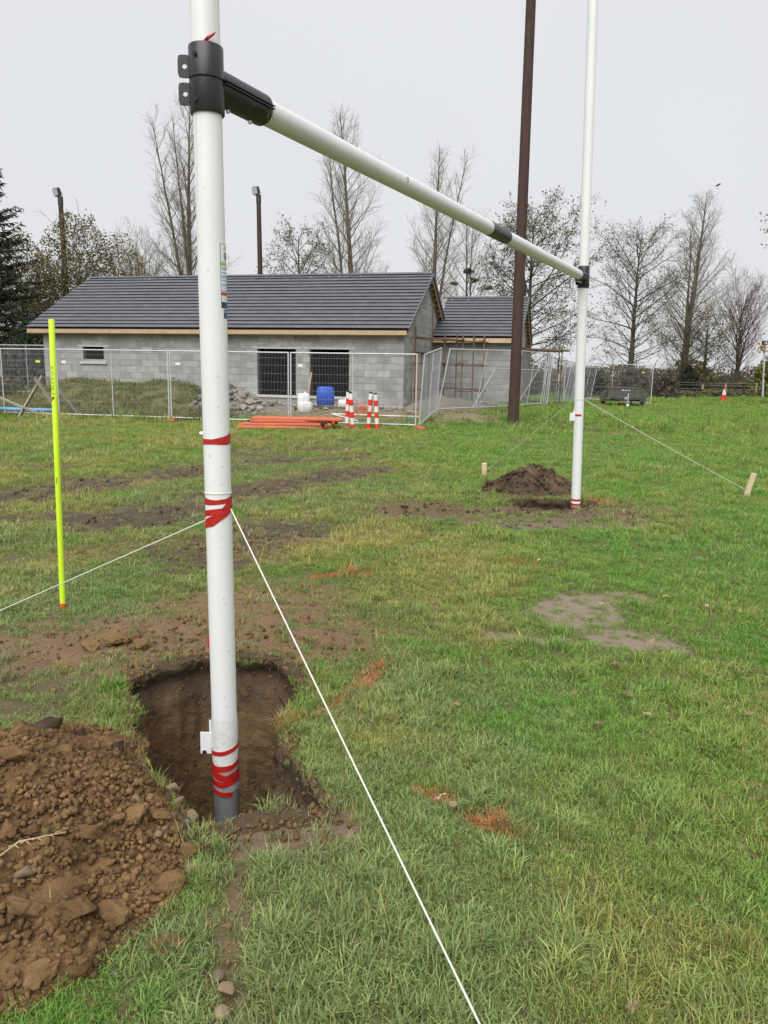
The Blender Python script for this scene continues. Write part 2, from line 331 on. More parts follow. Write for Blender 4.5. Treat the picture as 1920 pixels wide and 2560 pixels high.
def masks(x,y):
    n1=fbm(x*1.7,y*1.7,0,4,11)*1.3; n2=fbm(x*6,y*6,0,3,12)*1.0; n=n1+n2
    s=np.zeros_like(x); dk=np.zeros_like(x); rd=np.zeros_like(x); pl=np.zeros_like(x)
    def up(a,v,k=1.0): np.maximum(a,v*k,out=a)
    b=blob(x,y,-1.25,4.25,1.0,.68,.15,.6,n*1.2); up(s,b,.92); up(rd,b,.7)
    b=blob(x,y,-.95,4.95,.9,.55,.5,.6,n); up(s,b,.75); up(rd,b,.7)
    b=blob(x,y,-1.9,4.0,.8,.35,0,.6,n); up(s,b,.8); up(rd,b,.3)
    b=blob(x,y,-.45,4.15,.45,.4,0,.6,n); up(s,b,.6)
    b=blob(x,y,-1.75,3.35,.75,.30,-.3,.6,n); up(s,b,.55); up(dk,b,.6)
    b=strip(x,y,(-1.7,6.0),(-1.0,7.3),.55,n*1.3,.7); up(s,b,.75); up(dk,b)
    b=strip(x,y,(-2.6,7.6),(-.6,11.8),.62,n*1.5,.8); up(s,b,.9); up(dk,b)
    b=strip(x,y,(-5.4,7.6),(-2.7,11.9),.60,n*1.5,.8); up(s,b,.9); up(dk,b)
    b=strip(x,y,(-5.5,7.4),(-3.2,7.7),.38,n*1.5,.7); up(s,b,.85); up(dk,b)
    b=strip(x,y,(-3.4,5.6),(-1.6,6.6),.35,n*1.6,.8); up(s,b,.5); up(dk,b,.8)
    for p0,p1,wd in (((-3.4,14.6),(-.9,15.2),.4),((-2.2,12.6),(-.5,13.6),.35),((-3.0,16.8),(-.8,16.9),.35),((-2.6,13.6),(-1.4,13.4),.25),((-6.5,11.5),(-4.9,11.6),.3)):
        b=strip(x,y,p0,p1,wd,n*1.8,.8); up(s,b,.8); up(dk,b)
    b=blob(x,y,1.28,4.98,.38,.34,.9,.7,n*1.6); up(s,b,.80); up(pl,b)
    b=blob(x,y,1.42,4.36,.24,.15,-.5,.7,n*1.6); up(s,b,.78); up(pl,b)
    b=blob(x,y,.82,4.33,.26,.09,-.25,.4,n); up(s,b,.9); up(pl,b,.8)
    b=blob(x,y,.55,4.95,.22,.05,0,.4,n); up(s,b,.8); up(pl,b,.6)
    b=blob(x,y,1.35,8.45,1.6,.62,.05,.7,n*1.4); up(s,b,.85); up(dk,b,.55)
    b=blob(x,y,.55,8.6,.75,.32,.1,.6,n); up(s,b,.9); up(rd,b,1.2)
    b=blob(x,y,1.6,7.75,.9,.22,0,.6,n); up(s,b,.8); up(pl,b,.35); up(dk,b,.5)
    b=strip(x,y,(3.4,21.3),(7.0,20.2),.42,n*1.4,.7); up(s,b,.9); up(rd,b,.4); up(dk,b,.4)
    b=strip(x,y,(3.0,17.0),(5.2,16.8),.22,n*1.8,.7); up(s,b,.8); up(dk,b,.8)
    b=strip(x,y,(5.0,18.3),(7.2,17.6),.25,n*1.8,.7); up(s,b,.6); up(rd,b,.4)
    b=strip(x,y,(8.6,31.5),(11.5,29.0),.7,n*1.5,.7); up(s,b,.75); up(rd,b,.4)
    b=blob(x,y,-.30,2.33,.26,.13,.2,.5,n); up(s,b,.9); up(pl,b,.25)
    b=strip(x,y,(-.45,2.25),(-.36,1.60),.05,n*.9,.8); up(s,b,.8); up(rd,b,.4)
    for k in (0,1):
        d=pit_in(k,x,y); up(s,1-sst(.98,1.14,d+n*.30))
    hz=heapz(x,y); up(s,sst(.0,.03,hz)); up(rd,sst(.0,.05,hz),.4)
    f=fdist(x,y); a_,b_=bcoord(x,y)
    yard=sst(1.2,2.6,f+n)*(1-sst(2.6,3.8,x+n))*(1-sst(36,40,y)); yard*=1-sst(6.2,7.4,a_)*(1-sst(13.2,14.5,a_)); yard*=1-sst(13.5,15,a_)
    up(s,yard,.85); up(pl,yard,.4)
    pt=np.zeros_like(x)
    for p0,p1,wd in (((-.43,3.12),(-.22,3.34),.025),((-.22,3.36),(.04,3.86),.03),((.14,2.63),(.46,2.34),.028),((.98,6.12),(1.24,6.05),.03),((2.5,9.15),(2.75,9.0),.08),((-.52,5.62),(-.1,5.72),.03)):
        up(pt,strip(x,y,p0,p1,wd,n2*1.3,.8))
    return s,dk,rd,pl,pt
def hgt(x,y,fine=True):
    f=fdist(x,y); a_,b_=bcoord(x,y)
    z=.33*sst(.4,4.5,f)*(1-.8*sst(5,11,x))*(1-sst(45,70,y))
    z=z+.60*sst(6.4,8.2,a_)*(1-sst(12.4,14.2,a_))*sst(-3.0,-.5,b_)*(1-sst(.5,3,b_))*(.75+.9*(fbm(x*.9,y*.9,0,2,51)+.25))
    z=z+.05*np.exp(-((x-2.1)**2/1.4+(y-8.7)**2/.6))
    z=z+.025*fbm(x*.8,y*.8,0,3,1)*sst(0,2,np.hypot(x,y))
    z=z+.45*sst(70,160,y)*fbm(x*.02,y*.02,0,2,77)
    return z

# ground sheet: one tensor grid, fine near the camera, out to the horizon
def lines(a,b,regions,maxstep):
    pts=[a]; 
    while pts[-1]<b:
        p=pts[-1]; st=maxstep
        for lo,hi,h in regions:
            d=max(lo-p,p-hi,0); st=min(st,h+d*.045)
        pts.append(p+st)
    return np.array(pts)
XL=lines(-700,700,[(-2.3,.7,.02),(-4.5,4.5,.045),(-14,12,.22)],60); YL=lines(-60,1100,[(1.3,4.3,.02),(1.0,10.0,.045),(8,30,.20)],60)
XG,YG=np.meshgrid(XL,YL); xf,yf=XG.ravel(),YG.ravel()
S,DK,RD,PL,PT=masks(xf,yf)
ZG=hgt(xf,yf)
near=(np.hypot(xf,yf)<30)
rough=fbm(xf*7,yf*7,0,4,21)*.06+fbm(xf*22,yf*22,0,3,22)*.03
ZG=ZG+np.where(near,rough*(S*(.55+.6*DK+.2*RD)*(1-.75*np.clip(PL,0,1))+.12),0)
ZG-= .02*np.clip(S,0,1)*near
idx=np.arange(len(xf)).reshape(XG.shape)
q=np.stack([idx[:-1,:-1],idx[:-1,1:],idx[1:,1:],idx[1:,:-1]],-1).reshape(-1,4)
cx,cy=xf[q].mean(1),yf[q].mean(1)
q=q[~((pit_in(0,cx,cy)<1.05)|(pit_in(1,cx,cy)<1.06))]
def groundmat():
    g=N('turf_and_soil'); v=g.pos()
    A=lambda n:g.attr(n).outputs['Fac']
    n1=g.noise(1.3,5,.6,v); n2=g.noise(9,5,.65,v); n3=g.noise(45,5,.7,v)
    turf=g.mix(g.ramp(n2,.3,.7),(.095,.100,.038,1),(.14,.135,.055,1)); turf=g.mix(g.ramp(n3,.45,.7),turf,(.20,.175,.085,1))
    soil=g.mix(g.ramp(n2,.3,.7),(.165,.120,.072,1),(.22,.165,.105,1)); soil=g.mix(g.ramp(n3,.5,.75),soil,(.27,.205,.135,1))
    soil=g.mix(A('rd'),soil,g.mix(g.ramp(n2,.3,.7),(.255,.165,.088,1),(.19,.120,.064,1)))
    soil=g.mix(A('dk'),soil,g.mix(g.ramp(n3,.3,.7),(.075,.058,.043,1),(.12,.092,.064,1)))
    soil=g.mix(A('pl'),soil,g.mix(g.ramp(n3,.3,.7),(.235,.19,.135,1),(.31,.255,.185,1)))
    edge=g.math('ADD',A('soil'),g.math('MULTIPLY',g.math('SUBTRACT',n3,.5),.9)); c=g.mix(g.ramp(edge,.35,.6),turf,soil)
    c=g.mix(g.ramp(g.math('ADD',A('pt'),g.math('MULTIPLY',g.math('SUBTRACT',n3,.5),1.2)),.4,.75),c,(.36,.13,.07,1))
    b=g.math('ADD',g.noise(60,6,.7,v),g.math('MULTIPLY',n2,1.2))
    return g.fin(c,.95,0,.15,b,.018)
M['ground']=groundmat()
gm=npmesh('ground',np.stack([xf,yf,ZG],1),[q],True,{'soil':S,'dk':DK,'rd':RD,'pl':PL,'pt':PT})
raw('ground',gm,M['ground'],kind='structure')

# the two post holes: lip, ragged walls, floor
def pitmat():
    g=N('pit_soil'); v=g.pos(); sp=g.n('ShaderNodeSeparateXYZ'); g.l(v,sp.inputs[0])
    n1=g.noise(4,5,.65,v); n2=g.noise(22,6,.7,v); n3=g.noise(70,4,.7,v)
    top=g.mix(g.ramp(n2,.3,.7),(.080,.055,.036,1),(.120,.084,.055,1)); sub=g.mix(g.ramp(n2,.3,.7),(.150,.098,.053,1),(.215,.145,.080,1))
    zz=g.math('ADD',sp.outputs['Z'],g.math('MULTIPLY',g.math('SUBTRACT',n1,.5),.5)); c=g.mix(g.ramp(zz,-.32,-.14),sub,top)
    c=g.mix(g.ramp(n3,.64,.72),c,(.30,.24,.16,1))
    return g.fin(c,.95,0,.15,g.math('ADD',n2,g.math('MULTIPLY',n3,.6)),.02)
M['pit']=pitmat()
def pit(k,depth,name,rows):
    C=PP[k][1]; na=300; ang=np.linspace(-math.pi,math.pi,na,endpoint=False); r0=pit_r(k,ang); V=[];F=[]
    prof=[(1.17,-.05),(1.14,-.012),(1.11,.000),(1.08,.006),(1.05,.008),(1.02,.006),(1.005,-.004)]+[(1.0+.05*math.exp(-((depth*t-.10)/.055)**2)-.09*(t**1.2),.0-depth*t) for t in np.linspace(.02,1,rows)]+[(.6,-depth-.03),(.25,-depth-.05)]
    for j,(sc_,z) in enumerate(prof):
        x=C[0]+np.cos(ang)*r0*sc_; y=C[1]+np.sin(ang)*r0*sc_
        zz=np.full(na,z)
        if j<7: zz=hgt(x,y)+z+((fbm(x*9,y*9,0,3,41)*.05+fbm(x*34,y*34,0,3,46)*.05) if j else 0)
        else:
            am=.030+.008*sst(.0,.25,-z)
            d=fbm(x*5+z*.3,y*5,z*1.6,4,42)*am*2.4+fbm(x*18,y*18,z*3.0,3,43)*.07+fbm(x*40,y*40,z*40,3,47)*.022+(fbm(x*14,y*14,z*14,3,48)*.10)*sst(-.62,-.48,x)
            d=d-.03*np.exp(-((-z-.10)/.07)**2)*(fbm(np.cos(ang)*4,np.sin(ang)*4,0,2,44)+.3)*-1.
            x=x+np.cos(ang)*d; y=y+np.sin(ang)*d; zz=zz+fbm(x*10,y*10,z,2,45)*.008
        V.append(np.stack([x,y,zz],1))
    V=np.concatenate(V); nr=len(prof); b=np.arange(na); b2=(b+1)%na
    for j in range(nr-1): F.append(np.stack([j*na+b2,j*na+b,(j+1)*na+b,(j+1)*na+b2],1))
    V=np.concatenate([V,[[C[0],C[1],-depth-.05]]]); T=np.stack([(nr-1)*na+b2,(nr-1)*na+b,np.full(na,len(V)-1)],1)
    raw(name,npmesh(name,V-np.array([C[0],C[1],0]),[np.concatenate(F),T],True),M['pit'],kind='structure',base=(C[0],C[1],0))
pit(0,1.08,'post_hole',84); pit(1,.55,'post_hole',24)

# ---------------------------------------------------------------- spoil heaps and clods
def clod_mesh(name,sub,seed,rough=.5,flat=1.0):
    bm=bmesh.new(); bmesh.ops.create_icosphere(bm,subdivisions=sub,radius=1.0)
    P=np.array([v.co[:] for v in bm.verts]); r=np.random.default_rng(seed); sc_=np.array([1+.35*r.random(),.75+.4*r.random(),(.6+.3*r.random())*flat])
    # cut with random planes so that the lump is angular, then roughen it
    for _ in range(9):
        nrm=r.normal(size=3); nrm/=np.linalg.norm(nrm); dd=P@nrm; lim=.40+.38*r.random(); P=P-np.clip(dd-lim,0,None)[:,None]*nrm*.95
    d=1+rough*(fbm(P[:,0]*2+seed,P[:,1]*2,P[:,2]*2,2,seed))+rough*.45*fbm(P[:,0]*6+seed,P[:,1]*6,P[:,2]*6,2,seed+5)
    P=P*d[:,None]*sc_
    for v,p in zip(bm.verts,P): v.co=p
    me=bpy.data.meshes.new(name); bm.to_mesh(me); bm.free()
    me.polygons.foreach_set('use_smooth',np.ones(len(me.polygons),bool)); return me
CL=[clod_mesh('clod',4,i,.85) for i in range(7)]; CLs=[clod_mesh('clod',3,20+i,.8) for i in range(6)]
ST=[clod_mesh('stone',2,40+i,.22,.85) for i in range(5)]; STg=[clod_mesh('stone',2,50+i,.3,.8) for i in range(3)]
for m in CL+CLs: m.materials.append(M['clod'])
for m in ST: m.materials.append(M['stone'])
for m in STg: m.materials.append(M['stonegrey'])
DKC=[clod_mesh('clod',3,70+i,1.0) for i in range(4)]
for m in DKC: m.materials.append(M['darksoil'])
def piece(name,me,parent,loc,s,rz=None):
    o=bpy.data.objects.new(name,me); COL.objects.link(o); o.parent=parent
    o.location=Vector(loc)-ORG[parent.name]; o.scale=(s,s,s); o.rotation_euler=(random.uniform(-.5,.5),random.uniform(-.5,.5),random.uniform(0,6.28)); return o
def crumbs(name,mat,P,Sz,parent,seed):
    """thousands of small lumps in one mesh"""
    r=np.random.default_rng(seed); bm=bmesh.new(); bmesh.ops.create_icosphere(bm,subdivisions=1,radius=1.0)
    B=np.array([v.co[:] for v in bm.verts]); T=np.array([[v.index for v in f.verts] for f in bm.faces]); bm.free()
    n=len(P); J=1+.85*(r.random((n,len(B)))-.5); ax=.7+.6*r.random((n,3))
    th=r.random(n)*6.28; c,s_=np.cos(th),np.sin(th)
    V=B[None]*J[...,None]*ax[:,None,:]; X=V[...,0]*c[:,None]-V[...,1]*s_[:,None]; Y=V[...,0]*s_[:,None]+V[...,1]*c[:,None]
    V=np.stack([X,Y,V[...,2]],-1)*Sz[:,None,None]+P[:,None,:]
    F=(T[None]+(np.arange(n)*len(B))[:,None,None]).reshape(-1,3)
    me=npmesh(name,V.reshape(-1,3)-np.array(ORG[parent.name]),[F],True,{'rnd':np.repeat(r.random(n),len(B))})
    return raw(name,me,mat,parent,kind='stuff')
def heap_surface(name,fn,x0,x1,y0,y1,st,mat,parent,rn,base):
    X,Y=np.meshgrid(np.arange(x0,x1,st),np.arange(y0,y1,st)); x,y=X.ravel(),Y.ravel(); z=fn(x,y)
    zz=hgt(x,y)+z+np.where(z>.004,1,0)*(fbm(x*8,y*8,0,4,61)*rn+fbm(x*30,y*30,0,3,62)*rn*.55)*sst(0,.08,z)-.012*(z<.004)-.004
    i=np.arange(len(x)).reshape(X.shape); f=np.stack([i[:-1,:-1],i[:-1,1:],i[1:,1:],i[1:,:-1]],-1).reshape(-1,4)
    f=f[(z[f].max(1)>.0)]
    return raw(name,npmesh(name,np.stack([x,y,zz],1)-np.array(base),[f],True),mat,parent)
hb=(-1.25,2.2,0)
heap=thing('soil_heap','heap of loose brown soil, clods and stones beside the deep post hole','soil heap',hb)
heap_surface('soil_mass',heapz,-2.7,-.4,1.35,3.15,.014,M['soil'],heap,.055,hb)
def hz_at(x,y): return float(hgt(np.array([x]),np.array([y]))[0]+heapz(np.array([x]),np.array([y]))[0])
big=[(-.62,2.02,.060,0),(-.80,1.84,.062,0),(-.72,1.88,.05,0),(-.93,1.80,.055,0),(-.97,1.90,.036,2),(-.565,1.80,.055,0),(-1.02,1.62,.075,0),(-.57,2.12,.036,2),(-.66,2.34,.034,3),(-.79,2.25,.05,0),(-.72,2.30,.038,0),(-.60,2.20,.04,0),(-1.18,2.28,.06,0),(-1.06,2.0,.04,0),(-.86,2.08,.045,0),(-1.3,2.6,.06,0),(-.60,2.27,.045,4),(-.55,2.22,.04,4),(-.66,2.33,.04,4),(-.64,2.42,.035,2),(-.72,2.52,.03,2),(-.76,2.60,.036,2),(-.75,1.70,.04,0),(-.84,1.66,.045,0),(-.67,1.72,.02,3),(-1.15,2.75,.055,4),(-1.35,2.9,.07,4),(-1.5,2.75,.07,4),(-1.0,2.72,.045,4)]
for x,y,s,k in big:
    me={0:lambda:random.choice(CL),2:lambda:random.choice(ST),3:lambda:random.choice(STg),4:lambda:random.choice(DKC)}[k]()
    s*=.84; piece('stone' if k in (2,3) else 'clod',me,heap,(x,y,hz_at(x,y)+s*.25),s)
cnt=0
while cnt<245:
    x,y=random.uniform(-2.0,-.42),random.uniform(1.45,3.05); z=heapz(np.array([x]),np.array([y]))[0]
    if z<.012 and random.random()<.93: continue
    if pit_in(0,np.array([x]),np.array([y]))[0]<1.05: continue
    s=.008+.026*random.random()**2.8; k=random.random()
    me=random.choice(ST) if k<.10 else random.choice(STg) if k<.13 else random.choice(CLs if s<.02 else CL)
    piece('stone' if k<.13 else 'clod',me,heap,(x,y,hz_at(x,y)+s*.25),s); cnt+=1
n=46000; x=rng.uniform(-2.3,-.38,n); y=rng.uniform(1.4,3.1,n); z=heapz(x,y); keep=(z>.004)|(rng.random(n)<.05); keep&=pit_in(0,x,y)>1.02; x,y,z=x[keep],y[keep],z[keep]
s_=.0020+.0105*rng.random(len(x))**4.6
crumbs('soil_crumbs',M['clod'],np.stack([x,y,hgt(x,y)+z+s_*.4],1),s_,heap,5)

hb2=(1.95,9.95,0)
def heapz2(x,y):
    d=np.sqrt(((x-1.98)/np.where(x>1.98,.60,.70))**2+((y-10.05)/.52)**2)+.30*fbm(x*3.5,y*3.5,0,3,5); return .37*np.clip(1-d,0,1)**.75
heap2=thing('soil_heap','conical heap of dark brown topsoil behind the small post hole','soil heap',hb2)
heap_surface('soil_mass',heapz2,.9,3.0,9.1,10.8,.025,M['darksoil'],heap2,.13,hb2)
for _ in range(70):
    x,y=random.uniform(1.2,2.8),random.uniform(9.25,10.3); z=heapz2(np.array([x]),np.array([y]))[0]
    if z<.02: continue
    s=.02+.05*random.random()**2; piece('clod',random.choice(DKC),heap2,(x,y,z+float(hgt(np.array([x]),np.array([y]))[0])+s*.2),s)
n=3500; x=rng.uniform(1.0,2.95,n); y=rng.uniform(9.2,10.6,n); z=heapz2(x,y); keep=(z>.005)|(rng.random(n)<.06); x,y,z=x[keep],y[keep],z[keep]; s_=.004+.018*rng.random(len(x))**2.5
crumbs('soil_crumbs',M['darksoil'],np.stack([x,y,hgt(x,y)+z+s_*.3],1),s_,heap2,6)
n=4000; ang=rng.uniform(-math.pi,math.pi,n); dz=rng.random(n)*1.0; rr=pit_r(0,ang)*(1.0-.10*dz**1.2)+.015; x=PIT_C[0]+np.cos(ang)*rr; y=PIT_C[1]+np.sin(ang)*rr; s_=.002+.006*rng.random(n)**3
pw=thing('pit_gravel','gravel and crumbs bedded in the walls of the deep hole','gravel',(PIT_C[0],PIT_C[1],0)); pw['kind']='stuff'
crumbs('gravel',M['clod'],np.stack([x,y,-dz*1.05],1),s_,pw,12)
n=1500; ang=rng.uniform(-math.pi,math.pi,n); rr=pit_r(0,ang)*(1.0+.22*rng.random(n)**1.5); x=PIT_C[0]+np.cos(ang)*rr; y=PIT_C[1]+np.sin(ang)*rr; s_=.003+.010*rng.random(n)**3
crumbs('rim_crumbs',M['soil'],np.stack([x,y,hgt(x,y)+.004+s_*.2],1),s_,pw,13)
# loose lumps lying about on the churned ground
lump=thing('loose_soil','loose crumbs of soil strewn over the churned ground around the deep hole','soil',(-1.2,4.2,0)); lump['kind']='stuff'
n=42000; x=rng.uniform(-3,.4,n); y=rng.uniform(2.2,6.8,n); Sx,Dx,Rx,Px,_=masks(x,y); keep=(rng.random(n)<np.clip(Sx-.25,0,1)*(1-.85*Px)*.45)&(pit_in(0,x,y)>1.02)&(heapz(x,y)<.005); x,y=x[keep],y[keep]; s_=.002+.012*rng.random(len(x))**4
o=crumbs('soil_crumbs',M['clod'],np.stack([x,y,hgt(x,y)-.012+s_*.3],1),s_,lump,8)
n=14000; x=rng.uniform(-5.5,.5,n); y=rng.uniform(6,13,n); k2=n//3; x[:k2]=rng.uniform(-.3,3.2,k2); y[:k2]=rng.uniform(7.4,9.4,k2); Sx,Dx,Rx,Px,_=masks(x,y); keep=(rng.random(n)<np.clip(Sx-.35,0,1)*.5)&(pit_in(1,x,y)>1.03); x,y=x[keep],y[keep]; s_=.005+.018*rng.random(len(x))**3
crumbs('soil_crumbs',M['darksoil'],np.stack([x,y,hgt(x,y)-.012+s_*.2],1),s_,lump,9)
for x,y,s,lb in ((-1.52,4.12,.075,'angular brown soil clod on the bare earth behind the deep hole'),(-1.40,4.16,.06,'crumbly brown clod touching the largest clod on the bare earth'),(-1.33,4.05,.05,'small rounded brown clod on the bare earth before the larger ones'),(-1.60,4.0,.05,'flat brown soil lump in front of the angular clod')):
    z=float(hgt(np.array([x]),np.array([y]))[0]); o=bpy.data.objects.new('clod',random.choice(CL)); COL.objects.link(o); o.location=(x,y,z+s*.25); o.scale=(s,s,s); o.rotation_euler=(0,0,random.random()*6); o['label']=lb; o['category']='clod'
for x,y,s,lb,me in ((-.37,1.66,.026,'tan rounded stone in the grass below the soil heap',ST[0]),(-.365,1.585,.022,'pale flat stone beside the tan rounded stone in the grass',ST[2]),(-.40,1.70,.02,'small brown stone on the strip of bare soil by the grass',ST[1])):
    z=float(hgt(np.array([x]),np.array([y]))[0]); o=bpy.data.objects.new('stone',me); COL.objects.link(o); o.location=(x,y,z+s*.5); o.scale=(s,s,s); o.rotation_euler=(0,0,random.random()*6); o['label']=lb; o['category']='stone'

# ---------------------------------------------------------------- grass
def tuft(name,nb,rad,l0,l1,wd,lean,seed,straw=.1):
    r=np.random.default_rng(seed); a=r.random(nb)*6.283; q_=np.sqrt(r.random(nb))*rad; bx,by=np.cos(a)*q_,np.sin(a)*q_
    L=l0+(l1-l0)*r.random(nb)**1.3; az=r.random(nb)*6.283; ln=lean*(.35+.9*r.random(nb)); W=wd*(.6+.8*r.random(nb))
    dx,dy=np.cos(az),np.sin(az); sx,sy=-dy,dx
    def pt(t,k):   # point along a drooping blade
        h=np.sin(np.minimum(ln*t,1.5))/np.maximum(ln,.05)*L; v=(1-np.cos(np.minimum(ln*t,1.5)))/np.maximum(ln,.05)*L
        return bx+dx*v+sx*W*k, by+dy*v+sy*W*k, h*1.0
    P=[pt(0,-.5),pt(0,.5),pt(.55,.42),pt(.55,-.42),pt(1.0,0)]
    V=np.stack([np.stack(p,1) for p in P],1); V[:,0:2,2]-=.010; b=(np.arange(nb)*5)[:,None]
    me=npmesh(name,V.reshape(-1,3),[b+np.array([[0,1,2,3]]),b+np.array([[3,2,4]])],False,{'rnd':np.repeat(np.clip(r.random(nb),0,1),5),'dry':np.repeat((r.random(nb)<straw)*1.0,5)})
    return me
def grassmat():
    g=N('grass_blades'); t=g.attr('tint','INSTANCER').outputs['Color']; r=g.attr('rnd').outputs['Fac']; d=g.attr('dry').outputs['Fac']
    k=g.n('ShaderNodeMapRange'); g.l(r,k.inputs['Value']); k.inputs['To Min'].default_value=.62; k.inputs['To Max'].default_value=1.38
    hs=g.n('ShaderNodeHueSaturation'); g.l(t,hs.inputs['Color']); g.l(k.outputs[0],hs.inputs['Value'])
    c=g.mix(g.math('MULTIPLY',d,.8),hs.outputs[0],(.42,.33,.15,1))
    return g.fin(c,.55,0,.3,trans=.35)
M['grass']=grassmat()
tc_=bpy.data.collections.new('grass_tufts')
defs=[(46,.045,.025,.060,.0034,1.6,.06),(46,.05,.025,.055,.0032,1.9,.12),(40,.05,.03,.07,.0036,1.5,.05),(50,.05,.02,.045,.0030,2.0,.18),(36,.04,.03,.08,.0036,1.4,.08),(44,.05,.02,.05,.0034,1.8,.25),
      (40,.04,.05,.12,.0036,1.2,.06),(36,.04,.06,.14,.0036,1.0,.15),(30,.05,.04,.10,.0036,1.4,.45),(7,.02,.10,.24,.0022,.7,1.0)]
for i,dv in enumerate(defs):
    o=bpy.data.objects.new('grass_tuft_%02d'%i,tuft('grass_tuft',*dv[:6],100+i,dv[6])); o.data.materials.append(M['grass']); tc_.objects.link(o)
def scatter():
    P=[];SC=[];ID=[];TI=[];NRM=[]
    th=math.radians(42)
    for r0,r1,dens,sc_ in ((.9,3.6,1350,.88),(3.6,7,620,1.02),(7,13,200,1.45),(13,22,80,2.0),(22,40,26,2.9),(40,75,6.0,4.5)):
        n=int(dens*th*(r1*r1-r0*r0)); r=np.sqrt(rng.uniform(r0*r0,r1*r1,n)); a=rng.uniform(-th,th,n); x,y=r*np.sin(a),r*np.cos(a)
        S_,D_,R_,L_,T_=masks(x,y); a_,b_=bcoord(x,y); f=fdist(x,y)
        n3=fbm(x*3,y*3,0,3,90)
        cover=1-np.clip((S_-.22)*1.35,0,1)*(1-.14)
        cover*=.86+.9*np.clip(n3+.2,-.4,.4)
        k=rng.random(n)<cover
        k&=(pit_in(0,x,y)>1.005)&(pit_in(1,x,y)>1.02)&((heapz(x,y)<.012)|(rng.random(n)<.035*(1+8*sst(2.5,2.9,y))*(y<3.2)))&(heapz2(x,y)<.02)
        k&=~((a_>.25)&(a_<13.9)&(b_>.2)&(b_<7.7))&~((a_<.3)&(a_>-3.0)&(b_>5.3)&(b_<12))
        x,y,S_,D_,T_,f,a_,b_=x[k],y[k],S_[k],D_[k],T_[k],f[k],a_[k],b_[k]; n=len(x)
        l1=fbm(x*.45,y*.45,0,3,91)*2; l2=fbm(x*1.6,y*1.6,0,3,92)*2; l3=fbm(x*5,y*5,0,2,93)*2
        lush=np.array([.140,.285,.045]); olive=np.array([.235,.285,.075]); greyg=np.array([.215,.285,.120]); yel=np.array([.40,.365,.115]); brown=np.array([.25,.205,.115])
        u1=sst(-.55,.45,l2+.6*l3+.15)[:,None]; col=lush*(1-u1)+olive*u1
        u2=(sst(.0,.6,l1+.7*l3))[:,None]*.65; col=col*(1-u2)+greyg*u2
        u3=(sst(.16,.6,l2*.7-l1*.5+.55*rng.random(n)-.13))[:,None]*.75; col=col*(1-u3)+yel*u3
        fy=(sst(9,22,np.hypot(x,y))*sst(-.35,.35,l1+.25))[:,None]*.40; col=col*(1-fy)+np.array([.28,.33,.07])*fy
        wr=(sst(.1,1.6,x+.6*l1)*sst(1.2,2.6,y)*.55)[:,None]; col=col*(1-wr)+np.array([.135,.305,.045])*wr
        ms=(np.clip(S_*1.15,0,1)*(.55+.45*D_))[:,None]; col=col*(1-ms*.75)+brown*ms*.75
        wd=((f>.0)&(f<7)&(a_>4.5)); col=np.where(wd[:,None],col*.38+np.array([.085,.085,.040])*.55,col)
        pk=(T_>.32)&(rng.random(n)<.72); col=np.where(pk[:,None],np.array([.50,.15,.07])*.75+col*.25,col)
        col*=(.93+.5*rng.random(n))[:,None]
        dry=np.clip(u3[:,0]*.8+ms[:,0]*.3,0,1); kk=rng.random(n); ids=rng.integers(0,3,n)
        ids=np.where(rng.random(n)<.30+.5*dry,rng.choice([1,3,5],n),ids); lng=sst(.12,.5,l2*.6+l3*.9); ids=np.where(kk<.06+.55*lng,rng.choice([4,6,7],n,p=[.4,.4,.2]),ids)
        ids=np.where((dry>.4)&(kk>.8),8,ids); ids=np.where(rng.random(n)<(.006 if r0<7 else .002),9,ids)
        fz=(pit_in(0,x,y)<1.45)&(kk<.55); ids=np.where(fz,rng.choice([4,6,7,8],n),ids)
        s=sc_*(.72+.55*rng.random(n))*(1+.25*l3)*(1-.30*np.clip(S_,0,1))
        s=np.where(wd,s*(1.0+.9*rng.random(n)),s); bank=wd&(b_>-3)&(a_>6.4)&(a_<14); s=np.where(bank,s*.9,s)
        fl=(np.abs(f)<.45)&(x<5); s=np.where(fl,s*1.5,s)
        gr=(x>.2)&(x<9)&(f>.2)&(f<4.5); s=np.where(gr,s*1.3,s)
        z=hgt(x,y)+heapz(x,y)*(r0<4)-.004-.02*np.clip(S_,0,1)*(heapz(x,y)<.01)
        P.append(np.stack([x,y,z],1)); SC.append(np.stack([s,s,s*(.42+.34*rng.random(n))],1)); ID.append(ids); TI.append(np.concatenate([col,np.ones((n,1))],1))
        NRM.append(np.stack([rng.uniform(-.25,.25,n),rng.uniform(-.25,.25,n),rng.uniform(0,6.283,n)],1))
    return [np.concatenate(q_) for q_ in (P,SC,ID,TI,NRM)]
P_,SC_,ID_,TI_,RO_=scatter()
gme=bpy.data.meshes.new('grass'); gme.vertices.add(len(P_)); gme.vertices.foreach_set('co',P_.astype(np.float32).ravel())
for nm,ty,dt,key in (('scl','FLOAT_VECTOR',SC_,'vector'),('rot','FLOAT_VECTOR',RO_,'vector'),('tint','FLOAT_COLOR',TI_,'color')):
    a=gme.attributes.new(nm,ty,'POINT'); a.data.foreach_set(key,dt.astype(np.float32).ravel())
a=gme.attributes.new('idx','INT','POINT'); a.data.foreach_set('value',ID_.astype(np.int32))
go=raw('grass',gme,None,kind='stuff',label='patchy autumn turf of green and straw coloured blades across the pitch',cat='grass')
ng=bpy.data.node_groups.new('scatter_grass','GeometryNodeTree'); ng.interface.new_socket('Geometry',in_out='INPUT',socket_type='NodeSocketGeometry'); ng.interface.new_socket('Geometry',in_out='OUTPUT',socket_type='NodeSocketGeometry')
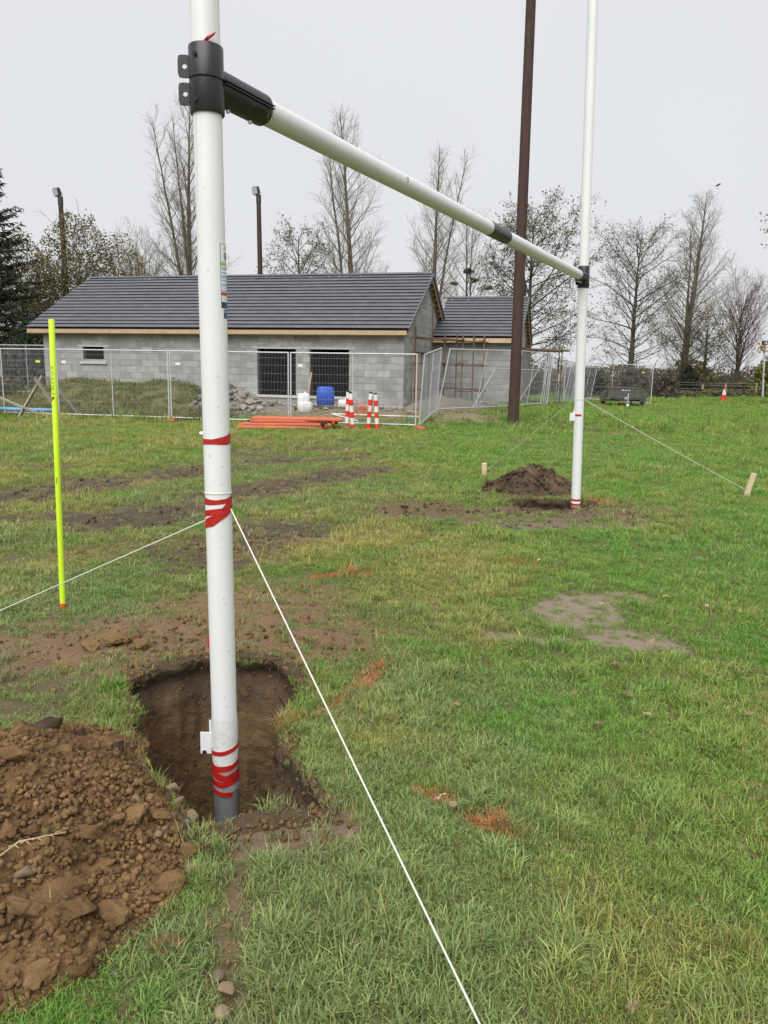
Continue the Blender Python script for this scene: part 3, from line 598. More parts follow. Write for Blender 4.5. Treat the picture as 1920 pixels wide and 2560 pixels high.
gi,gO=ng.nodes.new('NodeGroupInput'),ng.nodes.new('NodeGroupOutput'); ip=ng.nodes.new('GeometryNodeInstanceOnPoints'); ci=ng.nodes.new('GeometryNodeCollectionInfo')
ci.inputs['Collection'].default_value=tc_; ci.inputs['Separate Children'].default_value=True; ci.inputs['Reset Children'].default_value=True
def na_(nm,ty): x=ng.nodes.new('GeometryNodeInputNamedAttribute'); x.data_type=ty; x.inputs['Name'].default_value=nm; return x.outputs['Attribute']
e2r=ng.nodes.new('FunctionNodeEulerToRotation')
ng.links.new(gi.outputs[0],ip.inputs['Points']); ng.links.new(ci.outputs[0],ip.inputs['Instance']); ip.inputs['Pick Instance'].default_value=True
ng.links.new(na_('idx','INT'),ip.inputs['Instance Index']); ng.links.new(na_('rot','FLOAT_VECTOR'),e2r.inputs[0]); ng.links.new(e2r.outputs[0],ip.inputs['Rotation']); ng.links.new(na_('scl','FLOAT_VECTOR'),ip.inputs['Scale'])
ng.links.new(ip.outputs[0],gO.inputs[0])
md=go.modifiers.new('scatter','NODES'); md.node_group=ng
# ---------------------------------------------------------------- goalposts
def gz(x,y): return float(hgt(np.array([float(x)]),np.array([float(y)]))[0])
NB,NT=Vector((-.645,3.0,-.95)),Vector((-.695,3.0,7.0)); FB,FT=Vector((2.190,8.6,-.45)),Vector((1.975,8.6,7.0))
def onpost(A,B,z): return A+(B-A)*((z-A.z)/(B.z-A.z))
PR=.052
goal=thing('goalposts','tall white goalposts with black collars standing in freshly dug holes','goalposts',(-.65,3.0,0))
def cylpatch(mb,A,B,pts,r,steps=10):
    """pts: list of (angle_deg, z_low, z_high) round the post; 0 deg faces the camera (-Y), positive to the right"""
    rows=[]
    for i in range(len(pts)-1):
        a0,l0,h0=pts[i]; a1,l1,h1=pts[i+1]; m=max(2,int(abs(a1-a0)/6))
        for j in range(m+(i==len(pts)-2)):
            t=j/m; rows.append((a0+(a1-a0)*t,l0+(l1-l0)*t,h0+(h1-h0)*t))
    V=[];F=[];k=4
    for a,lo,hi in rows:
        for j in range(k):
            z=lo+(hi-lo)*j/(k-1); c=onpost(A,B,z); g=math.radians(a); V.append((c.x+math.sin(g)*r,c.y-math.cos(g)*r,z))
    for i in range(len(rows)-1):
        for j in range(k-1): F.append((i*k+j,(i+1)*k+j,(i+1)*k+j+1,i*k+j+1))
    mb.add(V,[np.array(F)]); return mb
def lathe_on(mb,A,B,prof,n=40):
    V=[];F=[]
    for z,r in prof:
        c=onpost(A,B,z)
        for k in range(n): g=2*math.pi*k/n; V.append((c.x+math.cos(g)*r,c.y+math.sin(g)*r,z))
    for i in range(len(prof)-1):
        for k in range(n): F.append((i*n+k,i*n+(k+1)%n,(i+1)*n+(k+1)%n,(i+1)*n+k))
    mb.add(V,[np.array(F)]); return mb
def postmesh(A,B,z0,z1): return lathe_on(MB(),A,B,[(z0,PR)]+[(z,PR) for z in np.linspace(z0,z1,12)]+[(z1,.0)])
pn=postmesh(NB,NT,-.22,7.0).build('post',M['white'],goal,label='nearest white upright with stickers and red tape',auto=40)
pf=postmesh(FB,FT,-.03,7.0).build('post',M['white'],goal,label='far white upright beside the small soil heap',auto=40)
lathe_on(MB(),NB,NT,[(-1.06,.0),(-1.06,.053),(-.17,.0535),(-.168,.050)]).build('ground_sleeve',M['grey_pipe'],goal,label='dark grey ground sleeve standing in the hole',auto=40)
lathe_on(MB(),FB,FT,[(-.6,.0),(-.6,.053),(.02,.0535),(.021,.050)]).build('ground_sleeve',M['grey_pipe'],goal,auto=40)
# red and clear tape on the near post
def tape(par,A,B,pts,r,mat='red',name='red_tape',z=0): return cylpatch(MB(),A,B,pts,r).build(name,M[mat],par,auto=60)
full=lambda lo,hi,s=0:[(-180,lo,hi),(-90,lo+s,hi+s),(0,lo,hi),(90,lo-s,hi-s),(180,lo,hi)]
tape(pn,NB,NT,[(-180,1.25,1.27),(-90,1.237,1.2605),(-5,1.241,1.261),(60,1.238,1.275),(90,1.243,1.286),(180,1.25,1.28)],PR+.0012)
tape(pn,NB,NT,[(-180,1.01,1.03),(-90,1.001,1.037),(-30,1.003,1.026),(0,1.005,1.024),(47,1.009,1.028),(90,.984,1.040),(180,1.0,1.03)],PR+.0012)
tape(pn,NB,NT,[(-95,.950,.972),(-10,.964,.988),(28,.975,.992),(47,.985,1.009),(92,.984,1.02)],PR+.0020)
tape(pn,NB,NT,[(-95,.899,.924),(-15,.920,.962),(-10,.922,.964),(23,.945,.975),(60,.965,.99),(92,.984,1.0)],PR+.0026)
# wrap and tape where the post meets its sleeve
wr=[]
def rag(lo,hi,amp,seed):
    r=np.random.default_rng(seed); return [(a,lo+amp*(r.random()-.5),hi+amp*(r.random()-.5)) for a in range(-180,181,15)]
tape(pn,NB,NT,rag(-.125,.10,.03,3),PR+.0022,'poly','plastic_wrap'); tape(pn,NB,NT,rag(-.22,-.105,.02,4),PR+.0035,'greywrap','plastic_wrap')
tape(pn,NB,NT,[(-180,-.03,-.015),(-90,-.060,-.041),(0,-.050,-.031),(90,-.028,-.010),(180,-.03,-.015)],PR+.0048)
tape(pn,NB,NT,[(-180,-.08,-.06),(-90,-.118,-.084),(-30,-.128,-.100),(40,-.118,-.094),(90,-.100,-.078),(180,-.08,-.06)],PR+.0048)
tape(pn,NB,NT,[(-90,-.118,-.084),(-40,-.158,-.118),(10,-.168,-.140),(90,-.150,-.118)],PR+.0056)
tape(pn,NB,NT,[(-180,-.15,-.13),(-90,-.188,-.160),(0,-.196,-.168),(90,-.172,-.142),(180,-.15,-.13)],PR+.0052)
tape(pn,NB,NT,[(-90,-.215,-.195),(0,-.236,-.214),(38,-.238,-.216)],PR+.0050)
MB().bar((onpost(NB,NT,.40)+Vector((-.053,.0,0))),(onpost(NB,NT,.45)+Vector((-.055,0,0))),.004,.012).build('red_tape',M['red'],pn)
# white bracket with bolt at the foot, small eye higher up
c=onpost(NB,NT,-.02)
bk=MB().box(c+Vector((-.074,.0,.0)),(.058,.006,.095)).box(c+Vector((-.058,.035,.035)),(.03,.006,.10)).build('bracket',M['white'],pn)
MB().tube([c+Vector((-.086,-.010,-.038)),c+Vector((-.086,.012,-.038))],.009,8).build('bolt',M['steel'],bk)
c=onpost(NB,NT,1.277); MB().tube([c+Vector((-.045,0,0)),c+Vector((-.058,0,.001)),c+Vector((-.066,-.002,.002))],[.006,.009,.006],10).build('knob',M['white'],pn,auto=50)
# information sticker (wraps round the right-hand side), with its printed bands
def patch(par,a0,a1,z0,z1,r,mat,name): return cylpatch(MB(),NB,NT,[(a0,z0,z1),(a1,z0,z1)],r).build(name,M[mat],par,auto=60)
a0,a1=49,128
stk=patch(pn,a0,a1,1.752,1.984,PR+.0006,'navy','information_sticker')
stk['label']='white information sticker with navy border and coloured bands'
def pp(x0,x1,z0,z1,m,n,k=1): patch(pn,a0+x0,a0+x1,z0,z1,PR+.0006+.0004*k,m,n)
pp(2,77,1.775,1.982,'sticker','sticker_panel'); pp(2,77,1.905,1.918,'lime','green_band',2); pp(2,77,1.798,1.810,'redprint','red_band',2); pp(8,70,1.778,1.796,'palegreen','pale_green_band',2)
mb=MB()
for z,n in ((1.900,3),(1.884,2),(1.871,3),(1.856,2),(1.842,3),(1.827,1),(1.818,2)):
    for j in range(n): cylpatch(mb,NB,NT,[(a0+5,z-.0035*j-.0022,z-.0035*j),(a0+(70 if j<n-1 else 40),z-.0035*j-.0022,z-.0035*j)],PR+.0014)
cylpatch(mb,NB,NT,[(a0+12,1.9225,1.9245),(a0+62,1.9225,1.9245)],PR+.0014)
mb.build('printed_lines',M['greyprint'],pn,auto=60)
mb=MB()   # round emblem with a slanting stroke, dots above
zc,ac=1.942,a0+34
ring=[(ac+math.degrees(.011*math.cos(t)/PR),zc+.013*math.sin(t)) for t in np.linspace(0,2*math.pi,25)]
for (aa,za),(ab,zb) in zip(ring[:-1],ring[1:]):
    q0,q1=onpost(NB,NT,za),onpost(NB,NT,zb); r=PR+.0015
    mb.bar((q0.x+math.sin(math.radians(aa))*r,q0.y-math.cos(math.radians(aa))*r,za),(q1.x+math.sin(math.radians(ab))*r,q1.y-math.cos(math.radians(ab))*r,zb),.0016,.0016)
for dz in (-.006,0,.006): cylpatch(mb,NB,NT,[(ac-6,zc+dz-.001,zc+dz+.002),(ac+8,zc+dz-.005,zc+dz-.002)],PR+.0014)
for j in range(8): cylpatch(mb,NB,NT,[(a0+14+j*6,1.9625,1.9655),(a0+16.5+j*6,1.9625,1.9655)],PR+.0014)
mb.build('emblem',M['blackprint'],pn); pp(24,48,1.969,1.978,'lime','logo',2)
s2=patch(pn,62,125,1.715,1.748,PR+.0006,'navy','name_sticker')
def text_on(txt,size,mat,name,par,A,B,r,zc,ac,vertical,sp=1.0):
    cu=bpy.data.curves.new('t','FONT'); cu.body=txt; cu.size=size; cu.align_x='CENTER'; cu.align_y='CENTER'; cu.space_character=sp; cu.resolution_u=2
    o=bpy.data.objects.new('t',cu); COL.objects.link(o); dg=bpy.context.evaluated_depsgraph_get(); me=bpy.data.meshes.new_from_object(o.evaluated_get(dg)); bpy.data.objects.remove(o)
    org=ORG[par.name]
    for v in me.vertices:
        x,y=v.co.x,v.co.y; h,z=(-y,x) if vertical else (x,y)
        g=math.radians(ac)+h/r; c_=onpost(A,B,zc+z); v.co=Vector((c_.x+math.sin(g)*r,c_.y-math.cos(g)*r,zc+z))-org
    return raw(name,me,M[mat],par)
text_on('GOAL',.013,'sticker','sticker_lettering',s2,NB,NT,PR+.0016,1.7395,80,False); text_on('7',.017,'sticker','sticker_lettering',s2,NB,NT,PR+.0016,1.724,78,False)
# scuffs
mb=MB(); 
for a,z,h in ((-38,2.36,.09),(-41,2.24,.12),(-44,2.13,.12)): cylpatch(mb,NB,NT,[(a,z,z+h),(a+1.2,z,z+h)],PR+.0004)
for a,z in ((20,1.38),(30,1.15),(25,1.08),(28,.60),(22,.62),(35,.40),(12,.20),(24,.16),(-5,1.88)): cylpatch(mb,NB,NT,[(a,z,z+.006),(a+4,z+.002,z+.008)],PR+.0004)
mb.build('scuff_marks',M['greyprint'],pn)
# collars
BD=(onpost(FB,FT,2.563)-onpost(NB,NT,2.545)); BL=BD.length; BD.normalize(); N0=onpost(NB,NT,2.545)
SD=BD.cross(Vector((0,0,1))).normalized(); UP=SD.cross(BD)
def lug(mb,c,xdir,wd,ht,hole,th=.006):
    n=24; xd=Vector(xdir).normalized(); nd=xd.cross(Vector((0,0,1))).normalized(); V=[];F=[]
    for side in (-1,1):
        for k in range(n):
            g=2*math.pi*k/n; ca,sa=math.cos(g),math.sin(g); m=max(abs(ca)/(wd/2),abs(sa)/(ht/2)); q_=(abs(ca/(wd/2))**6+abs(sa/(ht/2))**6)**(-1/6); V.append(Vector(c)+xd*ca*q_+Vector((0,0,1))*sa*q_+nd*side*th/2)
        for k in range(n):
            g=2*math.pi*k/n; V.append(Vector(c)+xd*(math.cos(g)*hole)+Vector((0,0,1))*math.sin(g)*hole+nd*side*th/2)
    for k in range(n):
        k2=(k+1)%n; F+= [(k,k2,n+k2,n+k),(2*n+k2,2*n+k,3*n+k,3*n+k2),(k2,k,2*n+k,2*n+k2),(n+k,n+k2,3*n+k2,3*n+k)]
    mb.add([list(v) for v in V],[np.array(F)])
def collar(A,B,zc,bd,lugdir,name,label,stub):
    h=.113
    up_=lathe_on(MB(),A,B,[(zc+.0015,.0535),(zc+.0015,.0595),(zc+.004,.062),(zc+h-.003,.062),(zc+h,.060),(zc+h,.0525)]).build(name,M['black'],goal,label=label,auto=35)
    lw=lathe_on(MB(),A,B,[(zc-h,.0525),(zc-h,.060),(zc-h+.003,.062),(zc-.004,.062),(zc-.0015,.0595),(zc-.0015,.0535)]).build(name,M['black'],goal,auto=35)
    lathe_on(MB(),A,B,[(zc-.006,.0585),(zc+.006,.0585)]).build('joint_shadow_gap',M['rubber'],up_)
    for pz,pr_ in ((.046,up_),(-.046,lw)):
        c=onpost(A,B,zc+pz); mb=MB(); lug(mb,c+Vector(lugdir)*.076,lugdir,.048,.076,.0085); mb.build('lug',M['black'],pr_)
    for pz,pr_ in ((.072,up_),(-.078,lw)):
        c=onpost(A,B,zc+pz); d=Vector((-.42,-.9,0)); MB().tube([c+d*.058,c+d*.069],.0085,10).tube([c+d*.069,c+d*.0695],[.0085,.005],10).build('bolt',M['rubber'],pr_)
    # split sleeve for the crossbar
    s0=onpost(A,B,zc)+bd*.028; s1=onpost(A,B,zc)+bd*stub; sd=bd.cross(Vector((0,0,1))).normalized(); u_=sd.cross(bd)
    for sg,pr_,z0 in ((1,up_,.0025),(-1,lw,-.0025)):
        V=[];F=[];n=20
        for r in (.0575,.0525):
            for p in (s0,s1):
                for k in range(n+1):
                    g=math.pi*k/n; V.append(p+sd*math.cos(g)*r+u_*(sg*math.sin(g)*r+z0))
        m=n+1
        for k in range(n): F+=[(k,k+1,m+k+1,m+k),(2*m+k+1,2*m+k,3*m+k,3*m+k+1),(m+k,m+k+1,3*m+k+1,3*m+k),(k+1,k,2*m+k,2*m+k+1)]
        F+=[(0,m,3*m,2*m),(n,2*m+n,3*m+n,m+n)]
        mb=MB(); mb.add([list(v) for v in V],[np.array(F)])
        # flange along the split
        for e in (-1,1): mb.bar(s0+sd*e*.0615+u_*z0*2.2,s1+sd*e*.0615+u_*z0*2.2,.014,.0035,up=u_)
        mb.build('crossbar_sleeve',M['black'],pr_,auto=45)
    for t in (.30,.75):
        p=s0+(s1-s0)*t-u_*.062; MB().tube([p+u_*.01,p-u_*.010],.0075,8).build('bolt',M['steel'],lw)
    return up_,lw
cu_,cl_=collar(NB,NT,2.545,BD,(-1,-.1,0),'collar','black two-piece collar on the near upright',.335)
collar(FB,FT,2.563,-BD,Vector((-1,-.4,0)).normalized(),'collar','black two-piece collar on the far upright',.24)
MB().tube([N0+Vector((.0,-.05,.112)),N0+Vector((.02,-.058,.122)),N0+Vector((.04,-.055,.135)),N0+Vector((.047,-.055,.142))],[.002,.006,.004,.0015],6).build('red_tape',M['red'],cu_)
mb=MB()   # dry grass caught in the sleeve
for s,k in ((.20,6),(.30,9),(.315,8)):
    for _ in range(k):
        p=N0+BD*(s+random.uniform(-.012,.012))+SD*.060+UP*random.uniform(-.03,.012); d=Vector((random.uniform(-1,1),random.uniform(-.3,.3),random.uniform(-1.4,.6)))*.014
        mb.tube([p,p+d,p+d*1.8+Vector((0,0,-.006))],[.001,.0008,.0003],3)
mb.build('caught_grass',leafmat('dry_grass_bits',(.22,.19,.06,1),(.30,.25,.1,1)),cl_)
# crossbar in two lengths with a black joining sleeve
def bartube(s0,s1,r,n=36): return MB().tube([N0+BD*(s0+(s1-s0)*t) for t in np.linspace(0,1,6)],r,n)
bar=bartube(.06,BL-.06,.0495).build('crossbar',M['white'],goal,auto=40)
bartube(3.10,3.52,.0512).build('joining_sleeve',M['black'],bar,auto=40)
MB().box(N0+BD*1.62-SD*-.0497+UP*.005,(.012,.003,.026)).build('dead_leaf',M['fallen'],bar)
# far post fittings
for pts,r in (([(-180,.12,.14),(-90,.128,.150),(0,.122,.146),(90,.13,.155),(180,.12,.14)],.0012),([(-180,.09,.11),(-90,.075,.098),(0,.072,.094),(90,.082,.104),(180,.09,.11)],.0012),([(-180,.03,.05),(-90,.025,.052),(0,.022,.05),(90,.03,.058),(180,.03,.05)],.0016)):
    tape(pf,FB,FT,pts,PR+r)
tape(pf,FB,FT,rag(.015,.085,.02,9),PR+.0008,'greywrap','plastic_wrap')
tape(pf,FB,FT,[(-60,1.075,1.100),(20,1.078,1.098)],PR+.001)
c=onpost(FB,FT,1.07); bk=MB().box(c+Vector((-.072,-.01,0)),(.06,.02,.085)).box(c+Vector((-.055,.0,.05)),(.02,.02,.03)).build('bracket',M['white'],pf)
lathe_on(MB(),FB,FT,[(1.255,.053),(1.258,.0555),(1.266,.0555),(1.269,.053)]).build('cord_loop',M['rope'],pf)
lathe_on(MB(),NB,NT,[(1.046,.0525),(1.047,.0545),(1.050,.0545),(1.051,.0525)]).build('cord_loop',M['rope'],pn)

# ---------------------------------------------------------------- guy ropes and stakes
def rope(p0,p1,r,label,sag=.01):
    p0,p1=Vector(p0),Vector(p1); pts=[p0+(p1-p0)*t-Vector((0,0,sag*4*t*(1-t))) for t in np.linspace(0,1,14)]
    MB().tube(pts,r,6).build('guy_rope',M['rope'],None,label,'rope','guy ropes staying the goalposts',base=tuple(p1))
def stake(x,y,top,wd,label,h0=-.15):
    z=gz(x,y); b=Vector((x,y,z+h0)); t=Vector(top)
    mb=MB(); mb.bar(b,t,wd,wd*.75,up=(0,-1,0)); o=mb.build('wooden_stake',M['stake'],None,label,'stake','stakes holding the guy ropes',base=(x,y,z))
    bv=o.modifiers.new('b','BEVEL'); bv.width=.004; bv.segments=1
c=onpost(NB,NT,.985)
sl=(-2.48,4.01); sr=(.323,1.298)
rope(onpost(NB,NT,.935)+Vector((-.05,.0,0)),(sl[0],sl[1],gz(*sl)+.02),.0027,'white guy rope crossing in front of the fluorescent yellow pole',0)
rope(c+Vector((.05,-.01,0)),(sr[0],sr[1],gz(*sr)+.02),.0026,'white guy rope running over open turf from the red-taped upright',0)
c=onpost(FB,FT,1.262)
rope(c+Vector((-.05,.02,0)),(1.53,11.58,.07),.0042,'thin guy rope from the far upright to the short stake behind the dark heap')
rope(c+Vector((.05,.02,0)),(4.70,9.93,.10),.0042,'thin guy rope from the far upright to the taller leaning stake')
stake(4.715,9.97,(4.80,9.93,.31),.060,'pale wooden stake leaning at the end of a guy rope on open grass')
stake(1.52,11.62,(1.505,11.58,.185),.070,'short pale wooden stake in the grass behind the dark soil heap')
stake(sl[0]-.02,sl[1],(sl[0]-.08,sl[1]+.02,.2),.05,'wooden stake at the end of the guy rope beyond the yellow pole')
stake(sr[0]+.01,sr[1]-.02,(sr[0]+.05,sr[1]-.07,.14),.05,'wooden stake at the foot of the guy rope on the open turf')

# ---------------------------------------------------------------- fluorescent pole
YB,YT=Vector((-2.047,4.72,-.12)),Vector((-2.010,4.72,1.80))
yp=thing('slalom_pole','fluorescent yellow plastic training pole stuck upright in the turf','pole',(-2.047,4.72,0))
PYR=.0172
tb=lathe_on(MB(),YB,YT,[(-.1,PYR),(.9,PYR),(1.796,PYR),(1.80,PYR-.002),(1.80,PYR-.006),(1.76,PYR-.006)],24).build('tube',M['fluoro'],yp,auto=40)
cylpatch(MB(),YB,YT,[(-180,-.01,.03),(-90,-.02,.035),(0,-.02,.037),(90,-.02,.034),(180,-.01,.03)],PYR+.001).build('orange_tape',M['orangetape'],yp,auto=60)
text_on('precisionpro',.034,'blackprint','printed_name',tb,YB,YT,PYR+.0006,1.438,-18,True)
mb=MB(); c=onpost(YB,YT,1.33); mb.bar(c+Vector((-.012,-PYR-.0012,-.012)),c+Vector((.003,-PYR-.0012,.012)),.004,.002,up=(0,-1,0)); mb.bar(c+Vector((.003,-PYR-.0012,.012)),c+Vector((.004,-PYR-.0012,-.004)),.003,.002,up=(0,-1,0)); mb.bar(c+Vector((.003,-PYR-.0012,.012)),c+Vector((-.010,-PYR-.0012,.008)),.003,.002,up=(0,-1,0))
c=onpost(YB,YT,.83); mb.bar(c+Vector((-.004,-PYR-.0008,-.02)),c+Vector((.004,-PYR-.0008,.018)),.003,.0015,up=(0,-1,0))
mb.build('printed_mark',M['blackprint'],tb)

# ---------------------------------------------------------------- timber pole on the pitch edge
tp=thing('timber_pole','tall dark brown creosoted timber pole rising from the muddy grass','pole',(3.65,22.1,0))
MB().tube([(3.655,22.1,-.3),(3.64,22.1,2.5),(3.62,22.1,6),(3.59,22.1,11.2),(3.57,22.1,14)],[.160,.152,.143,.128,.118],28).build('shaft',M['pole'],tp,auto=50)
MB().tube([(3.57,22.1,13.99),(3.57,22.1,14.04)],[.13,.10],20).build('cap',M['galv'],tp)
# ---------------------------------------------------------------- fallen leaves
def leafmesh(seed):
    r=np.random.default_rng(seed); n=14; V=[(0,0,.25*r.random())]; 
    for k in range(n):
        a=2*math.pi*k/n; q_=(.65+.35*(k%2))*(1+.25*(r.random()-.5)); V.append((math.cos(a)*q_,math.sin(a)*q_*.75,.45*(r.random()-.15)))
    F=[(0,1+k,1+(k+1)%n) for k in range(n)]; V.append((1.5,.05,.05)); F.append((1,2,n+1))
    me=npmesh('fallen_leaf',np.array(V),[np.array(F)],False); me.materials.append(M['fallen'])
    return me
st=MB().tube([(-1.06,1.66,.20),(-1.0,1.74,.275),(-.93,1.80,.315),(-.82,1.83,.325)],[.0016,.0018,.0026,.001],5)
for k in range(9):
    p=Vector((-.95+.013*k,1.785+.005*k,.309+.002*k)); st.tube([p,p+Vector((.012,.002*(-1)**k,.006*(-1)**k))],[.002,.0006],4)
st.build('grass_stalk',var('dry_straw',(.42,.34,.2,1),(.34,.26,.15,1),20,.8,rv=0),None,'long pale dry grass stalk with seed head lying across the soil heap','stalk',base=(-1.06,1.66,.2))
LM=[leafmesh(i) for i in range(6)]
lp=[(1.36,5.38,.045),(1.45,4.92,.045),(1.88,4.82,.05),(1.23,3.84,.05),(1.86,3.79,.05),(1.65,3.69,.03),(1.18,3.45,.045),(1.67,3.26,.03),(.98,2.68,.03),(.22,2.51,.04),(.26,2.46,.035),(1.34,2.54,.02),(.70,4.05,.03),(2.7,5.56,.03),(1.27,6.09,.03),(.95,3.13,.03),(1.2,3.23,.035),(.42,2.37,.03),(1.95,5.1,.035),(2.15,4.9,.03),(1.55,4.2,.04),(.55,4.15,.03),(2.3,6.2,.04),(.1,5.4,.035),(1.0,7.0,.04),(1.9,6.6,.04),(-.05,4.5,.03),(.35,3.3,.025),(.62,1.60,.04),(2.6,7.2,.05)]
for i,(x,y,s) in enumerate(lp):
    o=bpy.data.objects.new('fallen_leaf',LM[i%6]); COL.objects.link(o); o.location=(x,y,gz(x,y)+.038); s*=.68; o.scale=(s,s,s); o.rotation_euler=(random.uniform(-.5,.5),random.uniform(-.5,.5),random.random()*6.28)
    o['label']='curled dead leaf lying on the bare earth patch' if i in (0,1,20) else 'dead leaf beside the orange paint line in the turf' if i in (9,10,17) else 'curled brown dead leaf lying on open turf'; o['category']='leaf'; o['group']='dead leaves on the bare patch' if i in (0,1,20) else 'dead leaves by the paint line' if i in (9,10,17) else 'dead leaves scattered over the turf'
# ---------------------------------------------------------------- the unfinished block building
def BP(a,b,z): return Vector((BT[0]+a*BU[0]+b*BW[0],BT[1]+a*BU[1]+b*BW[1],z))
RB=np.array([[BU[0],BW[0],0],[BU[1],BW[1],0],[0,0,1]])       # local (a,b,z) -> world
bld=thing('block_building','long unfinished grey concrete block building with dark tiled gable roof','building',tuple(BP(.2,.3,0)))
EAVE,RIDGE,HS=2.88,5.07,4.0; WING_A,WING_B,WING_HS,WING_R=-3.2,5.1,3.4,4.62
A0,A1,B0,B1=.2,13.95,.32,7.68
wop=[(2.08,3.48,.64,2.22),(3.98,5.40,.64,2.22),(11.42,12.28,1.68,2.22)]   # openings in the front wall (a0,a1,z0,z1)
gop=[(1.75,5.9,.2,2.25)]
def bbox(mb,a0,a1,b0,b1,z0,z1,rnd=None):
    mb.box(BP((a0+a1)/2,(b0+b1)/2,(z0+z1)/2),(abs(a1-a0),abs(b1-b0),z1-z0),RB,rnd)
def rects(u0,u1,z0,z1,ops):
    us=sorted({u0,u1}|{o[0] for o in ops}|{o[1] for o in ops}); zs=sorted({z0,z1}|{o[2] for o in ops}|{o[3] for o in ops})
    for i in range(len(us)-1):
        for j in range(len(zs)-1):
            um,zm=(us[i]+us[i+1])/2,(zs[j]+zs[j+1])/2
            if not any(o[0]<um<o[1] and o[2]<zm<o[3] for o in ops): yield us[i],us[i+1],zs[j],zs[j+1]
def blocks(u0,u1,z0,z1,ops,top=None,seed=0):
    """list of block rectangles laid in running bond"""
    r=random.Random(seed); L,Hh,j=.45,.225,.011; out_=[]; k=0; z=z0
    while z<z1-.02:
        zt=min(z+Hh,z1); u=u0-(L/2 if k%2 else 0)
        while u<u1-.01:
            s0,s1=max(u,u0),min(u+L,u1); segs=[(s0,s1)]
            for o in ops:
                if o[2]<(z+zt)/2<o[3]:
                    ns=[]
                    for p,q_ in segs:
                        if q_<=o[0] or p>=o[1]: ns.append((p,q_))
                        else:
                            if p<o[0]: ns.append((p,o[0]))
                            if q_>o[1]: ns.append((o[1],q_))
                    segs=ns
            for p,q_ in segs:
                if q_-p<.05: continue
                if top and zt>min(top(p),top(q_)): 
                    continue
                out_.append((p+j/2,q_-j/2,z+j/2,zt-j/2))
            u+=L
        z+=Hh; k+=1
    return out_
# front wall core
mb=MB()
for u0,u1,z0,z1 in rects(A0,A1,-.1,2.78,wop): bbox(mb,u0,u1,B0,B0+.2,z0,z1)
fw=mb.build('front_wall',M['mortar'],bld)
mb=MB(); 
for u0,u1,z0,z1 in rects(B0+.2,B1,-.1,2.78,gop): bbox(mb,A0,A0+.2,u0,u1,z0,z1)
# gable triangle
tri=[BP(A0,B0,2.78),BP(A0,B1,2.78),BP(A0,4.0,4.86),BP(A0+.2,B0,2.78),BP(A0+.2,B1,2.78),BP(A0+.2,4.0,4.86)]
mb.add([list(p) for p in tri],[np.array([(0,1,2),(3,5,4)]),np.array([(0,2,5,3),(1,4,5,2)])])
gw=mb.build('gable_wall',M['mortar'],bld)
mb=MB(); bbox(mb,A1-.2,A1,B0+.2,B1,-.1,2.78); bbox(mb,A0+.2,A1-.2,B1-.2,B1,-.1,2.78)
mb.add([list(p) for p in [BP(A1,B0,2.78),BP(A1,B1,2.78),BP(A1,4.0,4.86)]],[np.array([(0,2,1)])]); bw=mb.build('rear_wall',M['block'],bld)
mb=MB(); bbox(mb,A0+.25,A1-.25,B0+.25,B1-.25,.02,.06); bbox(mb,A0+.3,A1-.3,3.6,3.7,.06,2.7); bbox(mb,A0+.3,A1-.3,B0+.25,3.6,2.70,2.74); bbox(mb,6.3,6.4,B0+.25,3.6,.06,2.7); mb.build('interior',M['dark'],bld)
# blocks: the 300 that show largest are parts, the rest one mesh
UN=bpy.data.meshes.new('block'); mbu=MB().box((0,0,0),(1,1,1)); UN=mbu.mesh('block'); UN.attributes.remove(UN.attributes['rnd']); UN.materials.append(M['block'])
def block_obj(par,mat4):
    o=bpy.data.objects.new('block',UN); COL.objects.link(o); o.parent=par; o.matrix_local=Matrix.Translation(-ORG[par.name])@mat4; return o
fb=blocks(A0,A1,-.02,2.75,wop,None,1); gb=blocks(B0,B1,-.02,4.86,gop,lambda b:2.78+(4.86-2.78)*(1-abs(b-4.0)/(4.0-B0)),2)
rem=MB(); nb=0
for p,q_,z0,z1 in sorted(fb,key=lambda t:(t[1]>7.2,t[0])):
    d=random.uniform(-.003,.004); c=BP((p+q_)/2,B0+.04-.006+d,(z0+z1)/2)
    vis=z1>.28 and not(p>8.2 and z1<.95)
    if vis and nb<235:
        block_obj(fw,Matrix.Translation(c)@Matrix.Rotation(math.pi-BA,4,'Z')@Matrix.Diagonal((q_-p,.08,z1-z0,1))); nb+=1
    else: rem.box(c,(q_-p,.08,z1-z0),RB)
rem.build('blocks',M['block'],fw,kind='stuff'); rem=MB(); ng_=0
for p,q_,z0,z1 in sorted(gb,key=lambda t:t[0]):
    d=random.uniform(-.003,.004); c=BP(A0+.04-.006+d,(p+q_)/2,(z0+z1)/2)
    if z1>.3 and ng_<65: block_obj(gw,Matrix.Translation(c)@Matrix.Rotation(math.pi-BA,4,'Z')@Matrix.Diagonal((.08,q_-p,z1-z0,1))); ng_+=1
    else: rem.box(c,(.08,q_-p,z1-z0),RB)
rem.build('blocks',M['block'],gw,kind='stuff')
